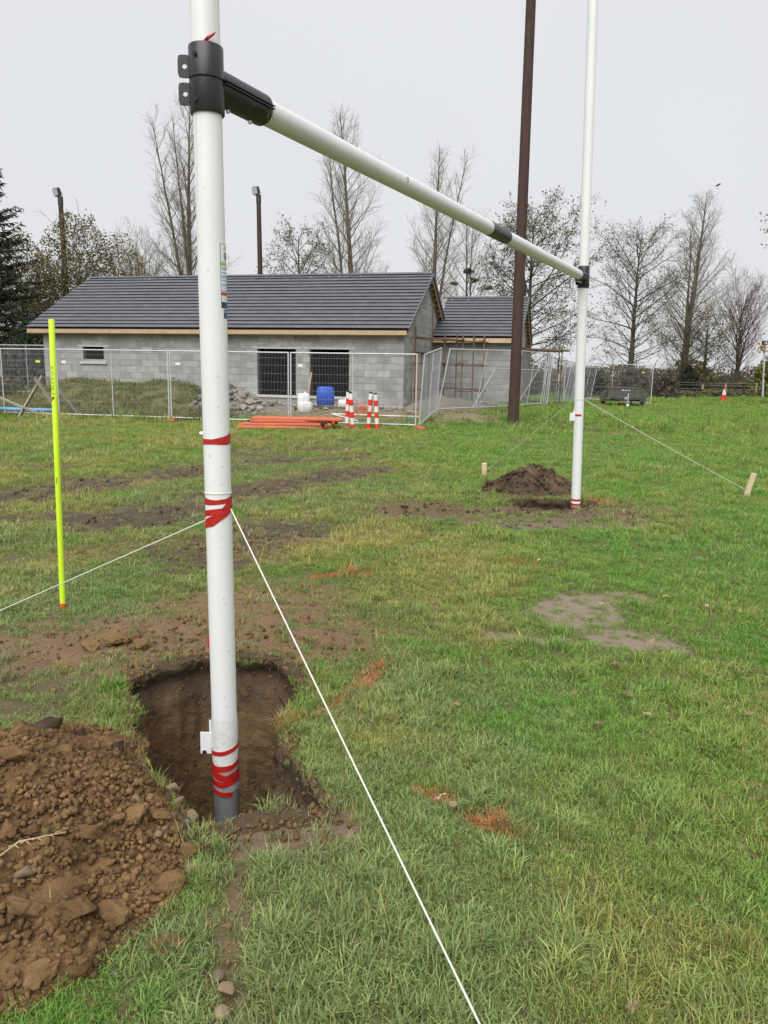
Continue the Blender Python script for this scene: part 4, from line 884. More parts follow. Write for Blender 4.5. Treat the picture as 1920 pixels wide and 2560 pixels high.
# lintels, sills, frames
for i,(u0,u1,z0,z1) in enumerate(wop):
    mb=MB(); bbox(mb,u0-.2,u1+.2,B0-.016,B0+.19,z1+.003,z1+.07); mb.build('lintel',M['concrete'],fw)
    mb=MB(); bbox(mb,u0-.12,u1+.12,B0-.075,B0+.1,z0-.07,z0+.012); mb.build('window_sill',M['concrete'],fw)
    mb=MB(); bbox(mb,u0-.005,u0+.02,B0+.01,B0+.22,z0,z1); bbox(mb,u1-.02,u1+.005,B0+.01,B0+.22,z0,z1); mb.build('reveal',M['slatewaste'],fw)
mb=MB(); 
for u0,u1 in ((2.0,3.56),(3.9,5.5),(11.3,12.4)):
    for k in range(int((u1-u0)/.22)): bbox(mb,u0+k*.22+.01,u0+k*.22+.20,B0-.013,B0+.06,2.295,2.36)
mb.build('packing_bricks',M['block'],fw)
mb=MB(); mb.bar(BP(3.55,B0-.10,.35),BP(3.44,B0+.06,1.45),.05,.10,up=(0,-1,0)); mb.build('timber_prop',M['timber'],fw)
mb=MB(); 
for b in (1.95,2.9,4.5,5.6): bbox(mb,A0+.02,A0+.12,b-.05,b+.06,.2,2.25)
mb.build('door_props',M['timber'],gw)
mb=MB()
for b in (2.4,3.4,3.9): bbox(mb,A0+.08,A0+.16,b-.06,b+.10,.2,2.24)
mb.build('door_frame',M['concrete'],gw)
# ---- roof
def roofslope(par,a0,a1,bE,zE,bR,zR,nc,tw,verge,name):
    sl=math.hypot(bR-bE,zR-zE); g=sl/nc; ev=Vector((0,(bR-bE)/sl,(zR-zE)/sl)); nv=Vector((0,-ev.z*np.sign(ev.y),abs(ev.y)))
    for k in range(nc):
        mb=MB(); a=a0-(tw/2 if k%2 else 0); lift=.042
        while a<a1:
            p,q_=max(a,a0)+.0006,min(a+tw,a1)-.0006
            if q_-p>.03:
                s0,s1=k*g-.02,(k+1)*g+.03; jt=random.uniform(-.001,.001)
                def L(a_,s,n_): w_=Vector((0,bE,zE))+ev*s+nv*n_; return BP(a_,w_.y,w_.z)
                V=[L(p,s0+.05,.012+jt),L(q_,s0+.05,.012+jt),L(q_,s0,lift+jt+.012),L(p,s0,lift+jt+.012),L(p,s1,-.014),L(q_,s1,-.014),L(q_,s1,.009),L(p,s1,.009)]
                mb.add([list(v) for v in V],[np.array([(0,1,2,3),(3,2,6,7),(4,7,6,5),(0,4,5,1),(0,3,7,4),(1,5,6,2)])])
            a+=tw
        mb.build('tile_course',M['tile_chalk'] if k==nc-1 else M['tile'],par)
def tilemat(name,chalk):
    g=N(name); v=g.obj(); r=g.rnd(); c=g.mix(g.ramp(g.noise(3,5,.6,v),.3,.7),(.098,.100,.114,1),(.132,.135,.150,1))
    k=g.n('ShaderNodeMapRange'); g.l(r,k.inputs['Value']); k.inputs['To Min'].default_value=.965; k.inputs['To Max'].default_value=1.035
    hs=g.n('ShaderNodeHueSaturation'); g.l(c,hs.inputs['Color']); g.l(k.outputs[0],hs.inputs['Value']); c=hs.outputs[0]
    if chalk:
        mp=g.n('ShaderNodeMapping'); mp.inputs['Scale'].default_value=(7,2.2,2.2); mp.inputs['Rotation'].default_value=(0,.5,.6); g.l(v,mp.inputs['Vector'])
        c=g.mix(g.ramp(g.noise(1.4,3,.5,mp.outputs[0]),.64,.70),c,(.42,.42,.43,1))
    return g.fin(c,.62,0,.35,g.noise(40,3,.6,v),.002)
M['tile']=tilemat('concrete_roof_tile',False); M['tile_chalk']=tilemat('roof_tile_with_chalk_marks',True)
AL=14.42
mb=MB()   # deck under the tiles, both slopes
for s in (-1,1):
    e,rr=(0.03 if s<0 else 7.97),4.0
    V=[BP(.02,e,EAVE-.045),BP(AL-.02,e,EAVE-.045),BP(AL-.02,rr,RIDGE-.045),BP(.02,rr,RIDGE-.045)]; V+=[v-Vector((0,0,.03)) for v in V]
    mb.add([list(v) for v in V],[np.array([(0,1,2,3),(7,6,5,4),(0,4,5,1),(1,5,6,2),(2,6,7,3),(3,7,4,0)])])
roof=mb.build('roof',M['slatewaste'],bld)
roofslope(roof,0,AL,0,EAVE,4.0,RIDGE,16,.30,True,'front'); 
mb=MB(); V=[BP(0,8.0,EAVE),BP(AL,8.0,EAVE),BP(AL,4.0,RIDGE),BP(0,4.0,RIDGE)]; V+=[v-Vector((0,0,.04)) for v in V]
mb.add([list(v) for v in V],[np.array([(0,1,2,3),(7,6,5,4),(0,4,5,1),(1,5,6,2),(2,6,7,3),(3,7,4,0)])]); mb.build('rear_slope',M['tile'],roof)
RT=MB(); n=7
RTV=[];
for e in (0,1):
    for k in range(n):
        g=math.pi*k/(n-1); RTV.append((e*.446-.223,math.cos(g)*.125,math.sin(g)*.075-.02))
RT.add(RTV,[np.array([(k,k+1,n+k+1,n+k) for k in range(n-1)])]); RTm=RT.mesh('ridge_tile'); RTm.attributes.remove(RTm.attributes['rnd']); RTm.materials.append(M['tile'])
def ridge(par,a0,a1,b,z):
    a=a0
    while a<a1-.1:
        o=bpy.data.objects.new('ridge_tile',RTm); COL.objects.link(o); o.parent=par; o.matrix_local=Matrix.Translation(BP(a+.225,b,z+random.uniform(0,.006))-ORG[par.name])@Matrix.Rotation(-BA,4,'Z'); a+=.45
ridge(roof,0,AL,4.0,RIDGE+.025)
def verge(par,a,b0,z0,b1,z1,n):
    for k in range(n):
        t0,t1=k/n,(k+1)/n; mb=MB(); p0=BP(a-.025,b0+(b1-b0)*t0,z0+(z1-z0)*t0-.01); p1=BP(a-.025,b0+(b1-b0)*t1,z0+(z1-z0)*t1-.022); mb.bar(p0,p1,.05,.115); mb.build('verge_tile',M['tile'],par)
verge(roof,0,-.02,EAVE-.005,4.0,RIDGE,16); verge(roof,0,8.02,EAVE-.005,4.0,RIDGE,16)
mb=MB(); bbox(mb,.06,AL-.05,-.005,.03,EAVE-.185,EAVE-.045); mb.build('fascia_board',M['timber'],roof)
mb=MB(); bbox(mb,.06,AL-.05,.035,B0-.012,EAVE-.21,EAVE-.19); mb.build('soffit',M['timber'],roof)
mb=MB(); bbox(mb,.06,A0-.012,.035,B0-.02,EAVE-.21,EAVE-.06); mb.build('soffit_box_end',M['timber'],roof)
def ladder(par,a0,a1,b0,z0,b1,z1,n):
    mb=MB(); dz=-.13
    for a in (a0,a1): mb.bar(BP(a,b0,z0+dz),BP(a,b1,z1+dz),.045,.10)
    mb.build('gable_ladder_rail',M['timber'],par)
    for k in range(n):
        t=(k+.5)/n; p=BP(a0,b0+(b1-b0)*t,z0+(z1-z0)*t+dz); q_=BP(a1,b0+(b1-b0)*t,z0+(z1-z0)*t+dz); mb=MB(); mb.bar(p,q_,.045,.09); mb.build('gable_ladder_rung',M['timber'],par)
ladder(roof,.035,A0-.03,7.95,EAVE,4.1,RIDGE-.05,12); ladder(roof,.035,A0-.03,.1,EAVE,3.9,RIDGE-.05,12)
# ---- wing
WA=WING_A; wb0=WING_B+.3; wb1=WING_B+2*WING_HS-.3
mb=MB(); bbox(mb,WA+.2,A0-.005,wb0,wb0+.2,-.1,2.78); bbox(mb,WA+.2,WA+.4,wb0+.2,wb1,-.1,2.78)
bR=WING_B+WING_HS; zt_=WING_R-.2
for a in (WA+.2,WA+.4): mb.add([list(BP(a,wb0,2.78)),list(BP(a,wb1,2.78)),list(BP(a,bR,zt_))],[np.array([(0,1,2)])])
ww=mb.build('wing_wall',M['mortar'],bld)
rem=MB()
for p,q_,z0,z1 in blocks(WA+.2,A0-.01,-.02,2.75,[],None,3): rem.box(BP((p+q_)/2,wb0+.04-.011,(z0+z1)/2),(q_-p,.08,z1-z0),RB)
for p,q_,z0,z1 in blocks(wb0,wb1,-.02,zt_,[],lambda b:2.78+(zt_-2.78)*(1-abs(b-bR)/(bR-wb0)),4): rem.box(BP(WA+.2+.04-.011,(p+q_)/2,(z0+z1)/2),(.08,q_-p,z1-z0),RB)
rem.build('blocks',M['block'],ww,kind='stuff')
mb=MB()
for e in (WING_B+.03,WING_B+2*WING_HS-.03):
    V=[BP(WA+.02,e,EAVE-.045),BP(A0-.02,e,EAVE-.045),BP(A0-.02,bR,WING_R-.045),BP(WA+.02,bR,WING_R-.045)]; V+=[v-Vector((0,0,.03)) for v in V]
    mb.add([list(v) for v in V],[np.array([(0,1,2,3),(7,6,5,4),(0,4,5,1),(1,5,6,2),(2,6,7,3),(3,7,4,0)])])
wr_=mb.build('wing_roof',M['slatewaste'],bld)
roofslope(wr_,WA,A0-.02,WING_B,EAVE,bR,WING_R,13,.30,True,'front')
mb=MB(); V=[BP(WA,WING_B+2*WING_HS,EAVE),BP(A0-.02,WING_B+2*WING_HS,EAVE),BP(A0-.02,bR,WING_R),BP(WA,bR,WING_R)]; V+=[v-Vector((0,0,.04)) for v in V]
mb.add([list(v) for v in V],[np.array([(0,1,2,3),(7,6,5,4),(0,4,5,1),(1,5,6,2),(2,6,7,3),(3,7,4,0)])]); mb.build('rear_slope',M['tile'],wr_)
ridge(wr_,WA,A0-.05,bR,WING_R+.025); verge(wr_,WA,WING_B-.02,EAVE-.005,bR,WING_R,13); verge(wr_,WA,WING_B+2*WING_HS+.02,EAVE-.005,bR,WING_R,13)
mb=MB(); bbox(mb,WA+.06,A0-.03,WING_B-.005,WING_B+.03,EAVE-.215,EAVE-.045); mb.build('fascia_board',M['timber'],wr_)
ladder(wr_,WA+.035,WA+.17,WING_B+2*WING_HS-.05,EAVE,bR+.1,WING_R-.05,11)

# ---------------------------------------------------------------- scaffolds
def scaffold(name,label,std,ledgers,boards,base):
    t=thing(name,label,'scaffold',base)
    for (x,y,h) in std:
        z=gz(x,y); mb=MB(); mb.tube([(x,y,z-.05),(x+random.uniform(-.02,.02),y,h)],.026,8); mb.build('standard',M['scaf'],t,auto=50)
        mb=MB()
        for zz in (.92,1.82,2.72):
            if zz<h: mb.box((x,y-.01,zz),(.085,.085,.09))
        mb.build('couplers',M['scaf'],t)
    for p,q_ in ledgers: MB().tube([p,q_],.026,8).build('ledger',M['scaf'],t,auto=50)
    for p,q_ in boards: MB().bar(p,q_,.225,.04).build('board',M['board'],t)
s=[(.99,27.0,3.05),(1.64,28.5,3.95),(2.15,29.3,3.0),(2.67,30.0,3.0),(2.70,28.0,3.05),(3.21,29.0,2.98),(3.50,28.3,2.86)]
led=[]
for z in (.92,1.82,2.66): led+=[((.9,26.8,z),(2.25,29.6,z+.03)),((2.0,29.2,z+.05),(3.4,29.1,z)),((2.55,27.9,z-.04),(3.65,28.35,z-.04)),((2.70,27.8,z+.03),(2.66,30.2,z+.03)),((3.5,28.1,z),(3.15,29.3,z))]
led+=[((.95,27.0,2.70),(2.75,27.95,2.66))]
scaffold('scaffold','rusty scaffold tubes standing in the corner between the gable and the wing',s,led,[],(1.0,27.0,.3))
s=[(5.84,33.0,3.0),(6.25,34.2,2.9),(7.6,34.0,2.7),(7.72,35.2,2.9),(6.9,33.6,2.62)]
scaffold('scaffold','small scaffold with a boarded platform beyond the wing gable',s,[((5.6,32.9,2.52),(7.9,34.1,2.52)),((6.0,34.2,2.52),(7.9,35.3,2.52)),((5.8,33.0,1.2),(7.7,34.0,1.2)),((7.6,33.8,1.9),(7.75,35.4,1.9)),((6.2,34.2,.9),(7.7,35.1,.9))],[((5.7,33.1+.24*k,2.575),(7.9,34.2+.24*k,2.575)) for k in range(4)],(5.84,33.0,.1))

# ---------------------------------------------------------------- site fence panels
def fpanel(p0,p1,label,lean=(0,0,0),lift=.06,tag=None,group='temporary mesh fence panels round the site',H_=1.94,notice=None):
    p0=Vector((p0[0],p0[1],gz(*p0[:2])+lift)) if len(p0)==2 else Vector(p0); p1=Vector((p1[0],p1[1],gz(*p1[:2])+lift)) if len(p1)==2 else Vector(p1)
    up=Vector((lean[0],lean[1],H_)); up=up/up.length*H_; d=p1-p0; L=d.length
    t=thing('temporary_fence',label,'fence',tuple(p0),group)
    f=MB(); P=lambda s,h:p0+d*s+up*(h/H_)
    for a,b in ((P(0,-.1),P(0,H_)),(P(1,-.1),P(1,H_))): MB().tube([a,b],.021,8).build('upright',M['galv'],t,auto=50)
    for a,b in ((P(0,H_-.02),P(1,H_-.02)),(P(0,.06),P(1,.06))): MB().tube([a,b],.019,8).build('rail',M['galv'],t,auto=50)
    MB().tube([P(.5,.06),P(.5,H_-.02)],.015,8).build('middle_stile',M['galv'],t,auto=50)
    n=int(L/.042); s=(np.arange(n)+.5)/n; A_=np.array(p0)+np.outer(s,np.array(d))+np.array(up)*(.07/H_); B_=A_+np.array(up)*((H_-.1)/H_)
    hs=np.array([.22,.45,.68,.90,1.12,1.35,1.58,1.78]); C_=np.array(p0)[None]+np.outer(hs/H_,np.array(up)); D_=C_+np.array(d)
    me=segs_mesh('wire_mesh',np.concatenate([A_,C_]),np.concatenate([B_,D_]),.0021,.0021,3,tuple(p0))
    raw('wire_mesh',me,M['wire'],t,kind='stuff')
    if tag:
        c=P(*tag); MB().bar(c-Vector(d).normalized()*.07+Vector((0,-.02,0)),c+Vector(d).normalized()*.07+Vector((0,-.02,0)),.006,.07).build('maker_tag',M['yellowtag' if (tag[1]<1.56 or tag[0]<.5) else 'paper'],t)
    if notice:
        c=P(*notice); MB().bar(c-Vector(d).normalized()*.16+Vector((0,-.03,0)),c+Vector(d).normalized()*.16+Vector((0,-.03,0)),.006,.46).build('notice',M['paper'],t)
    return t
fd=Vector((-math.cos(FA),math.sin(FA))); fp=[Vector((.84,20.72))+fd*3.56*k for k in range(6)]
lb=['galvanised mesh panel in front of the large openings, beside the striped posts','galvanised mesh panel behind the stacked orange barriers and the near upright','galvanised mesh panel before the overgrown bank and small window','galvanised mesh panel behind the timber trestle at the building corner','galvanised mesh panel beyond the timber trestle, past the building corner']
for k in range(5):
    a,b=fp[k]+fd*.04,fp[k+1]-fd*.03; fpanel((a.x,a.y),(b.x,b.y),lb[k],tag={0:(.92,1.58),1:(.93,1.57),2:(.93,1.57),3:(.15,1.57),4:None}[k])
for k,l_ in ((0,'orange fence foot under the corner of the mesh fence'),(2,'orange fence foot in the grass before the overgrown bank'),(1,'orange fence foot behind the stacked orange barriers'),(3,'orange fence foot beside the timber trestle')):
    x,y=fp[k]; MB().box((x+.05,y-.12,gz(x,y)+.04),(.22,.62,.12),np.array(Matrix.Rotation(.2,3,'Z'))).build('fence_weight',M['orange'],None,l_,'weight','orange feet of the site fence',base=(x,y,0)).modifiers.new('b','BEVEL').width=.03
fpanel((.90,20.76),(1.57,24.1),'mesh panel leaning inward beside the fence corner',(.10,-.05,0))
fpanel((1.62,24.15),(4.23,26.4),'mesh panel leaning over the sand pile behind the timber pole',(.33,.0,0),tag=(.93,1.55))
fpanel((4.27,26.45),(5.85,29.4),'mesh panel leaning between the timber pole and the stack of panels',(.25,.0,0))
fpanel((2.9,25.9),(4.9,28.9),'short mesh panel propped slantwise behind the leaning panel',(.85,.1,0),H_=1.5)
for k in range(4):
    fpanel((5.9+.07*k,29.5-.02*k),(6.55+.07*k,32.7-.02*k),'upright mesh panel in the tight stack near the timber pole',(.12,0,0),group='stack of spare mesh panels')
fpanel((6.9,33.2),(8.3,36.4),'mesh panel carrying a paper notice beyond the far scaffold',tag=None,notice=(.62,1.05))
fpanel((8.35,36.5),(9.95,39.6),'plain mesh panel receding behind the far goal upright')
fpanel((10.05,41.5,.25),(13.23,38.8,.13),'wide mesh panel standing behind the parked trailer',lift=.0,tag=(.88,1.55))
for k in range(3): fpanel((9.0+.45*k,41.0+.3*k),(10.6+.45*k,43.2+.3*k),'mesh panel leaning in the row behind the parked trailer',(.35,.1,0),group='leaning spare panels behind the trailer')
# old mesh fence further back on the far left
for k in range(3): fpanel((-13.4-2.6*k,31.5+.6*k),(-15.9-2.6*k,32.1+.6*k),'mesh panel of the rear fence beyond the building corner',group='rear fence panels')

# ---------------------------------------------------------------- trestle, pipe and planks on the far left
t=thing('timber_trestle','weathered timber trestle of crossed planks standing before the mesh fence','trestle',(-10.0,23.0,0))
def plank(p,q_,wd=.14,th=.045,up=(0,-1,0)): MB().bar(p,q_,th,wd,up=up).build('plank',M['oldtimber'],t)
plank((-10.25,23.2,1.20),(-10.72,22.5,-.02),.15); plank((-10.12,23.25,1.17),(-9.28,23.5,-.02),.13); plank((-10.38,23.0,1.16),(-9.85,22.9,.42),.13,.06); plank((-11.9,22.3,.90),(-10.05,22.75,.05),.13); plank((-10.62,22.6,.08),(-9.5,23.3,.07),.10)
MB().tube([(-14.0,24.0,.18),(-10.2,23.75,.16)],.062,14).build('blue_pipe',M['bluepipe'],None,'pale blue plastic pipe lying behind the timber trestle','pipe',base=(-12,24,0),auto=50)

# ---------------------------------------------------------------- stacked orange barriers
br=thing('barrier_stack','flat stack of muddy orange plastic barriers on the grass by the fence','barriers',(-2.4,20.1,0))
def barrier(x0,x1,y,z,dy):
    mb=MB(); mb.tube([(x0,y,z),(x1,y+dy,z)],.052,8); mb.tube([(x0+.05,y+.28,z+.008),(x1-.05,y+.28+dy,z+.008)],.05,8); mb.bar((x0+.1,y+.14,z),(x1-.1,y+.14+dy,z),.26,.03)
    for f in (.05,.95): mb.bar((x0+(x1-x0)*f,y,z),(x0+(x1-x0)*f,y+.3,z),.06,.06)
    o=mb.build('barrier',M['orange'],br,auto=50); return o
barrier(-3.78,-1.55,19.70,.05,.35); barrier(-3.66,-1.42,19.80,.12,.25); barrier(-3.80,-1.72,20.05,.09,.1); barrier(-3.52,-1.25,20.05,.19,.22); barrier(-3.42,-1.35,20.35,.16,.05); barrier(-3.50,-1.12,20.25,.25,-.12)
MB().box((-1.60,19.92,.17),(.16,.10,.06)).box((-3.55,20.2,.19),(.12,.08,.06)).build('end_cap',M['rubber'],br)
# ---------------------------------------------------------------- red and white posts
def rwpost(b,tp_,label):
    b=Vector(b); tp_=Vector(tp_); t=thing('barrier_post',label,'barrier post',tuple(b),'red and white barrier posts by the fence')
    for k in range(6):
        p,q_=b+(tp_-b)*(k/6.25),b+(tp_-b)*((k+1)/6.25); MB().tube([p,q_],.057 if k else .062,12).build('red_band' if k%2==0 else 'white_band',M['redp' if k%2==0 else 'whitep'],t,auto=50)
    MB().tube([b+(tp_-b)*.96,tp_],[.05,.045],12).build('cap',M['rubber'],t,auto=50)
rwpost((-1.03,20.4,.0),(-.99,20.45,1.01),'striped post of the pair nearest the blue drum, behind its partner'); rwpost((-.86,20.35,-.02),(-.94,20.35,.98),'striped post leaning on its partner, the pair nearest the blue drum')
rwpost((-.46,20.5,.0),(-.40,20.5,.98),'striped post of the pair nearest the fence corner, upright with black cap'); rwpost((-.22,20.45,-.0),(-.28,20.45,.96),'striped post of the pair nearest the fence corner, leaning slightly')
mb=MB(); r=random.Random(4)
for k in range(16):
    x=-.85+.42*r.random(); z=.9*r.random(); mb.tube([(x,20.46,.35+.45*r.random()),(x+.12*r.random(),20.44,.35+.3*r.random()),(x+.25*r.random(),20.47,.3+.5*r.random())],.006,4)
mb.build('barrier_netting',M['orangetape'],None,'loose orange netting hanging between the two pairs of striped posts','netting',base=(-.7,20.45,0))
# ---------------------------------------------------------------- drums, bags, rubble in the yard
def drum(name,mat,c,rx,ry,h,label,cat,ribs=0,rotz=.2):
    c=Vector((c[0],c[1],gz(c[0],c[1])+c[2])); t=thing(name,label,cat,tuple(c))
    mb=MB(); V=[];F=[];n=28;prof=[(0,.9),(.04,1),(.5,1.02),(.9,.98),(.98,.86),(1,.5),(1.0,0)]
    for hz,rr in prof:
        for k in range(n):
            g=2*math.pi*k/n; q_=(abs(math.cos(g))**4+abs(math.sin(g))**4)**(-.25); rb=1+(.03*(math.sin(g*ribs)) if ribs else 0)
            X,Y=math.cos(g)*q_*rx*rr*rb,math.sin(g)*q_*ry*rr*rb; V.append((c.x+X*math.cos(rotz)-Y*math.sin(rotz),c.y+X*math.sin(rotz)+Y*math.cos(rotz),c.z+h*hz))
    for i in range(len(prof)-1):
        for k in range(n): F.append((i*n+k,i*n+(k+1)%n,(i+1)*n+(k+1)%n,(i+1)*n+k))
    mb.add(V,[np.array(F)]); b=mb.build('body',M[mat],t,auto=60)
    if not ribs: MB().tube([c+Vector((rx*.3,-.02,h-.02)),c+Vector((rx*.3,-.02,h+.05))],.045 if rx<.25 else .07,12).build('cap',M[mat],t,auto=50); return t
drum('plastic_tub','bluep',(-1.98,25.3,.10),.27,.25,.60,'blue ribbed plastic tub standing upturned below the second large opening','tub',11)
drum('plastic_drum','whitep',(-2.66,25.0,.0),.20,.18,.50,'white plastic drum beside the blue tub, standing behind another','drum',0)
drum('plastic_drum','whitep',(-2.56,24.4,-.02),.22,.17,.34,'squat white plastic drum in front of the taller white one','drum',0,.4)
drum('jerrycan','whitep',(-1.35,25.2,.05),.20,.13,.24,'small white jerrycan lying near the blue tub','jerrycan',0,-.2)
def lump_at(x,y,s,me_list,label,name,cat,group,mat=None,sz=(1,1,1)):
    o=bpy.data.objects.new(name,random.choice(me_list)); COL.objects.link(o); o.location=(x,y,gz(x,y)+s*.25*sz[2]); o.scale=(s*sz[0],s*sz[1],s*sz[2]); o.rotation_euler=(random.uniform(-.3,.3),random.uniform(-.3,.3),random.random()*6.28); o['label']=label; o['category']=cat
    if group: o['group']=group
    return o
RU=[clod_mesh('rubble_lump',2,90+i,.45) for i in range(5)]
for m in RU: m.materials.append(M['rubble']); m.polygons.foreach_set('use_smooth',np.zeros(len(m.polygons),bool))
WB=[clod_mesh('sack',3,99,.25,.7)]; WB[0].materials.append(M['whitep'])
lump_at(-3.95,24.5,.28,WB,'white filled sack lying on the rubble behind the fence','sack','sack',None,sz=(1.3,.8,.7)).rotation_euler=(0,0,.2)
rp=thing('rubble_heap','heap of broken concrete, dark tile waste and earth below the first large opening','rubble heap',(-4.8,25.2,.2))
X,Y=np.meshgrid(np.arange(-6.9,-2.9,.07),np.arange(23.6,26.6,.07)); x,y=X.ravel(),Y.ravel(); a_,b_=bcoord(x,y)
hz_=.75*np.clip(1-np.hypot((x+5.25)/1.3,(y-25.6)/1.2),0,1)+.28*np.clip(1-np.hypot((x+4.0)/1.5,(y-24.8)/.9),0,1)+.0
zz=hgt(x,y)+hz_*(1+.5*fbm(x*2,y*2,0,3,71))-.03+fbm(x*6,y*6,0,2,72)*.10*(hz_>.03); ii=np.arange(len(x)).reshape(X.shape); f=np.stack([ii[:-1,:-1],ii[:-1,1:],ii[1:,1:],ii[1:,:-1]],-1).reshape(-1,4); f=f[(hz_[f].max(1)>.01)]
raw('earth',npmesh('earth',np.stack([x,y,zz],1)-np.array(ORG[rp.name]),[f],True),M['sand'],rp)
def rz_(x_,y_):
    h=.75*max(0,1-math.hypot((x_+5.25)/1.3,(y_-25.6)/1.2))+.28*max(0,1-math.hypot((x_+4.0)/1.5,(y_-24.8)/.9)); return gz(x_,y_)+h
SLB=MB().box((0,0,0),(1,.6,.08)).mesh('slab'); SLB.attributes.remove(SLB.attributes['rnd']); SLB.materials.append(M['slatewaste'])
for k in range(150):
    x_,y_=random.gauss(-4.7,.75),random.gauss(25.0,.5); 
    if bcoord(x_,y_)[1]>.1 or fdist(x_,y_)<1.5: continue
    dark=x_<-4.9 and random.random()<.55
    o=piece('broken_tile' if dark else 'rubble_lump',SLB if dark else random.choice(RU),rp,(x_,y_,rz_(x_,y_)+.03),random.uniform(.12,.30) if dark else .04+.12*random.random()**2)
for k,(x_,y_,s) in enumerate(((-.15,25.0,.10),(.15,24.6,.14),(.55,24.7,.10),(-.7,24.9,.09),(.72,23.9,.16),(-1.1,24.6,.1),(-.3,24.3,.07),(.35,25.1,.09),(-2.2,24.6,.08),(-3.2,24.7,.12),(-3.4,24.3,.10),(-2.9,24.2,.07))):
    lump_at(x_,y_,s,RU,'loose grey stone on the bare ground between fence and building','rubble_stone','stone','loose stones in the building yard')
mb=MB(); mb.tube([(-1.65,23.6,.22),(1.0,23.2,.20)],.022,8); mb.tube([(-1.65,23.6,.22),(-.8,22.0,.12)],.022,8); mb.build('white_frame',M['whitep'],None,'bent white frame of thin tubes lying behind the striped posts','frame',base=(-1,23,0),auto=50)
sp=thing('sand_pile','low pile of grey sand behind the leaning mesh panels','sand pile',(1.9,26.3,.3))
X,Y=np.meshgrid(np.arange(.3,3.9,.08),np.arange(24.6,28.2,.08)); x,y=X.ravel(),Y.ravel(); hz_=.52*np.clip(1-np.hypot((x-1.75)/1.25,(y-26.1)/1.2),0,1)**.9+.3*np.clip(1-np.hypot((x-2.9)/.9,(y-26.6)/.9),0,1)
zz=hgt(x,y)+hz_-.03+fbm(x*4,y*4,0,3,73)*.10*(hz_>.03); ii=np.arange(len(x)).reshape(X.shape); f=np.stack([ii[:-1,:-1],ii[:-1,1:],ii[1:,1:],ii[1:,:-1]],-1).reshape(-1,4); f=f[(hz_[f].max(1)>.01)]
raw('sand',npmesh('sand',np.stack([x,y,zz],1)-np.array(ORG[sp.name]),[f],True),M['sand'],sp)
rp2=thing('rubble_heap','small scatter of broken pale blocks by the wing wall','rubble heap',(3.4,28.0,.2))
for k in range(36):
    x_,y_=random.gauss(3.4,.55),random.gauss(27.8,.45); piece('rubble_lump',random.choice(RU),rp2,(x_,y_,gz(x_,y_)+.03+.12*max(0,1-abs(x_-3.3))),.05+.13*random.random()**2)
# ---------------------------------------------------------------- trailer
tx,ty=11.55,37.9; gzt=gz(tx,ty); TR=Matrix.Translation((tx,ty,gzt))@Matrix.Rotation(math.radians(-14),4,'Z')
tr=thing('trailer','small grey box trailer with mudguards parked on the grass by the mesh fence','trailer',(tx,ty,gzt))
def tq(p): return TR@Vector((p[0],p[1],p[2]*.87))
def tbox(mb,c,s): mb.box(tq(c),s,np.array(TR.to_3x3())); return mb
mb=MB(); tbox(mb,(0,0,.50),(1.45,2.3,.06)); tbox(mb,(0,-1.15,.74),(1.50,.05,.50)); tbox(mb,(0,1.15,.74),(1.50,.05,.50)); tbox(mb,(-.735,0,.74),(.05,2.25,.48)); tbox(mb,(.735,0,.74),(.05,2.25,.48)); body=mb.build('body',M['trailer'],tr)
mb=MB(); tbox(mb,(0,-1.16,1.005),(1.56,.07,.05)); tbox(mb,(-.74,0,1.005),(.07,2.3,.05)); tbox(mb,(.74,0,1.005),(.07,2.3,.05)); mb.build('top_rail',M['trailer'],body)
mb=MB(); tbox(mb,(-.08,-1.182,.90),(.10,.01,.035)); tbox(mb,(.06,-1.182,.895),(.12,.01,.03)); tbox(mb,(.20,-1.182,.90),(.09,.01,.03)); mb.build('faded_lettering',M['paper'],body)
for s in (-1,1):
    c=tq((s*.92,.0,.30)); ax=(TR.to_3x3()@Vector((1,0,0)))
    wh=MB().tube([c-ax*.09,c-ax*.08,c+ax*.08,c+ax*.09],[.24,.29,.29,.24],24).build('wheel',M['rubber'],tr,auto=40)
    MB().tube([c-ax*.095,c+ax*.095],.15,18).build('rim',M['galv'],wh,auto=40)
    V=[];F=[];n=12
    for e in (-.15,.15):
        for k in range(n+1):
            g=math.pi*k/n; V.append(list(tq((s*.92+e,-math.cos(g)*.42,.30+math.sin(g)*.44))))
    for k in range(n): F.append((k,k+1,n+1+k+1,n+1+k))
    mb=MB(); mb.add(V,[np.array(F)]); tbox(mb,(s*.92,-.425,.50),(.30,.015,.42)); mb.build('mudguard',M['trailer'],tr)
mb=MB(); mb.bar(tq((-.6,-1.1,.46)),tq((0,-2.3,.44)),.07,.09); mb.bar(tq((.6,-1.1,.46)),tq((0,-2.3,.44)),.07,.09); mb.bar(tq((-.85,0,.32)),tq((.85,0,.32)),.07,.07); dbar=mb.build('drawbar',M['trailer'],tr)
mb=MB(); mb.tube([tq((0,-2.25,.45)),tq((0,-2.5,.50)),tq((0,-2.56,.48))],[.05,.06,.045],10); mb.build('hitch',M['galv'],dbar)
mb=MB(); mb.tube([tq((.12,-2.2,.75)),tq((.12,-2.2,.12))],.026,10); mb.tube([tq((.06,-2.2,.10)),tq((.18,-2.2,.10))],.10,16); mb.build('jockey_wheel',M['galv'],dbar)
# field gate leaning behind the trailer
g_=thing('metal_gate','grey tubular field gate standing behind the parked trailer','gate',(11.4,39.6,.1))
for z in (.5,.95,1.4,1.85): MB().tube([(10.3,40.3,z),(12.3,38.9,z)],.022,8).build('bar',M['trailer'],g_,auto=50)
for x_,y_ in ((10.3,40.3),(12.3,38.9)): MB().tube([(x_,y_,.1),(x_,y_,1.88)],.028,8).build('stile',M['trailer'],g_,auto=50)
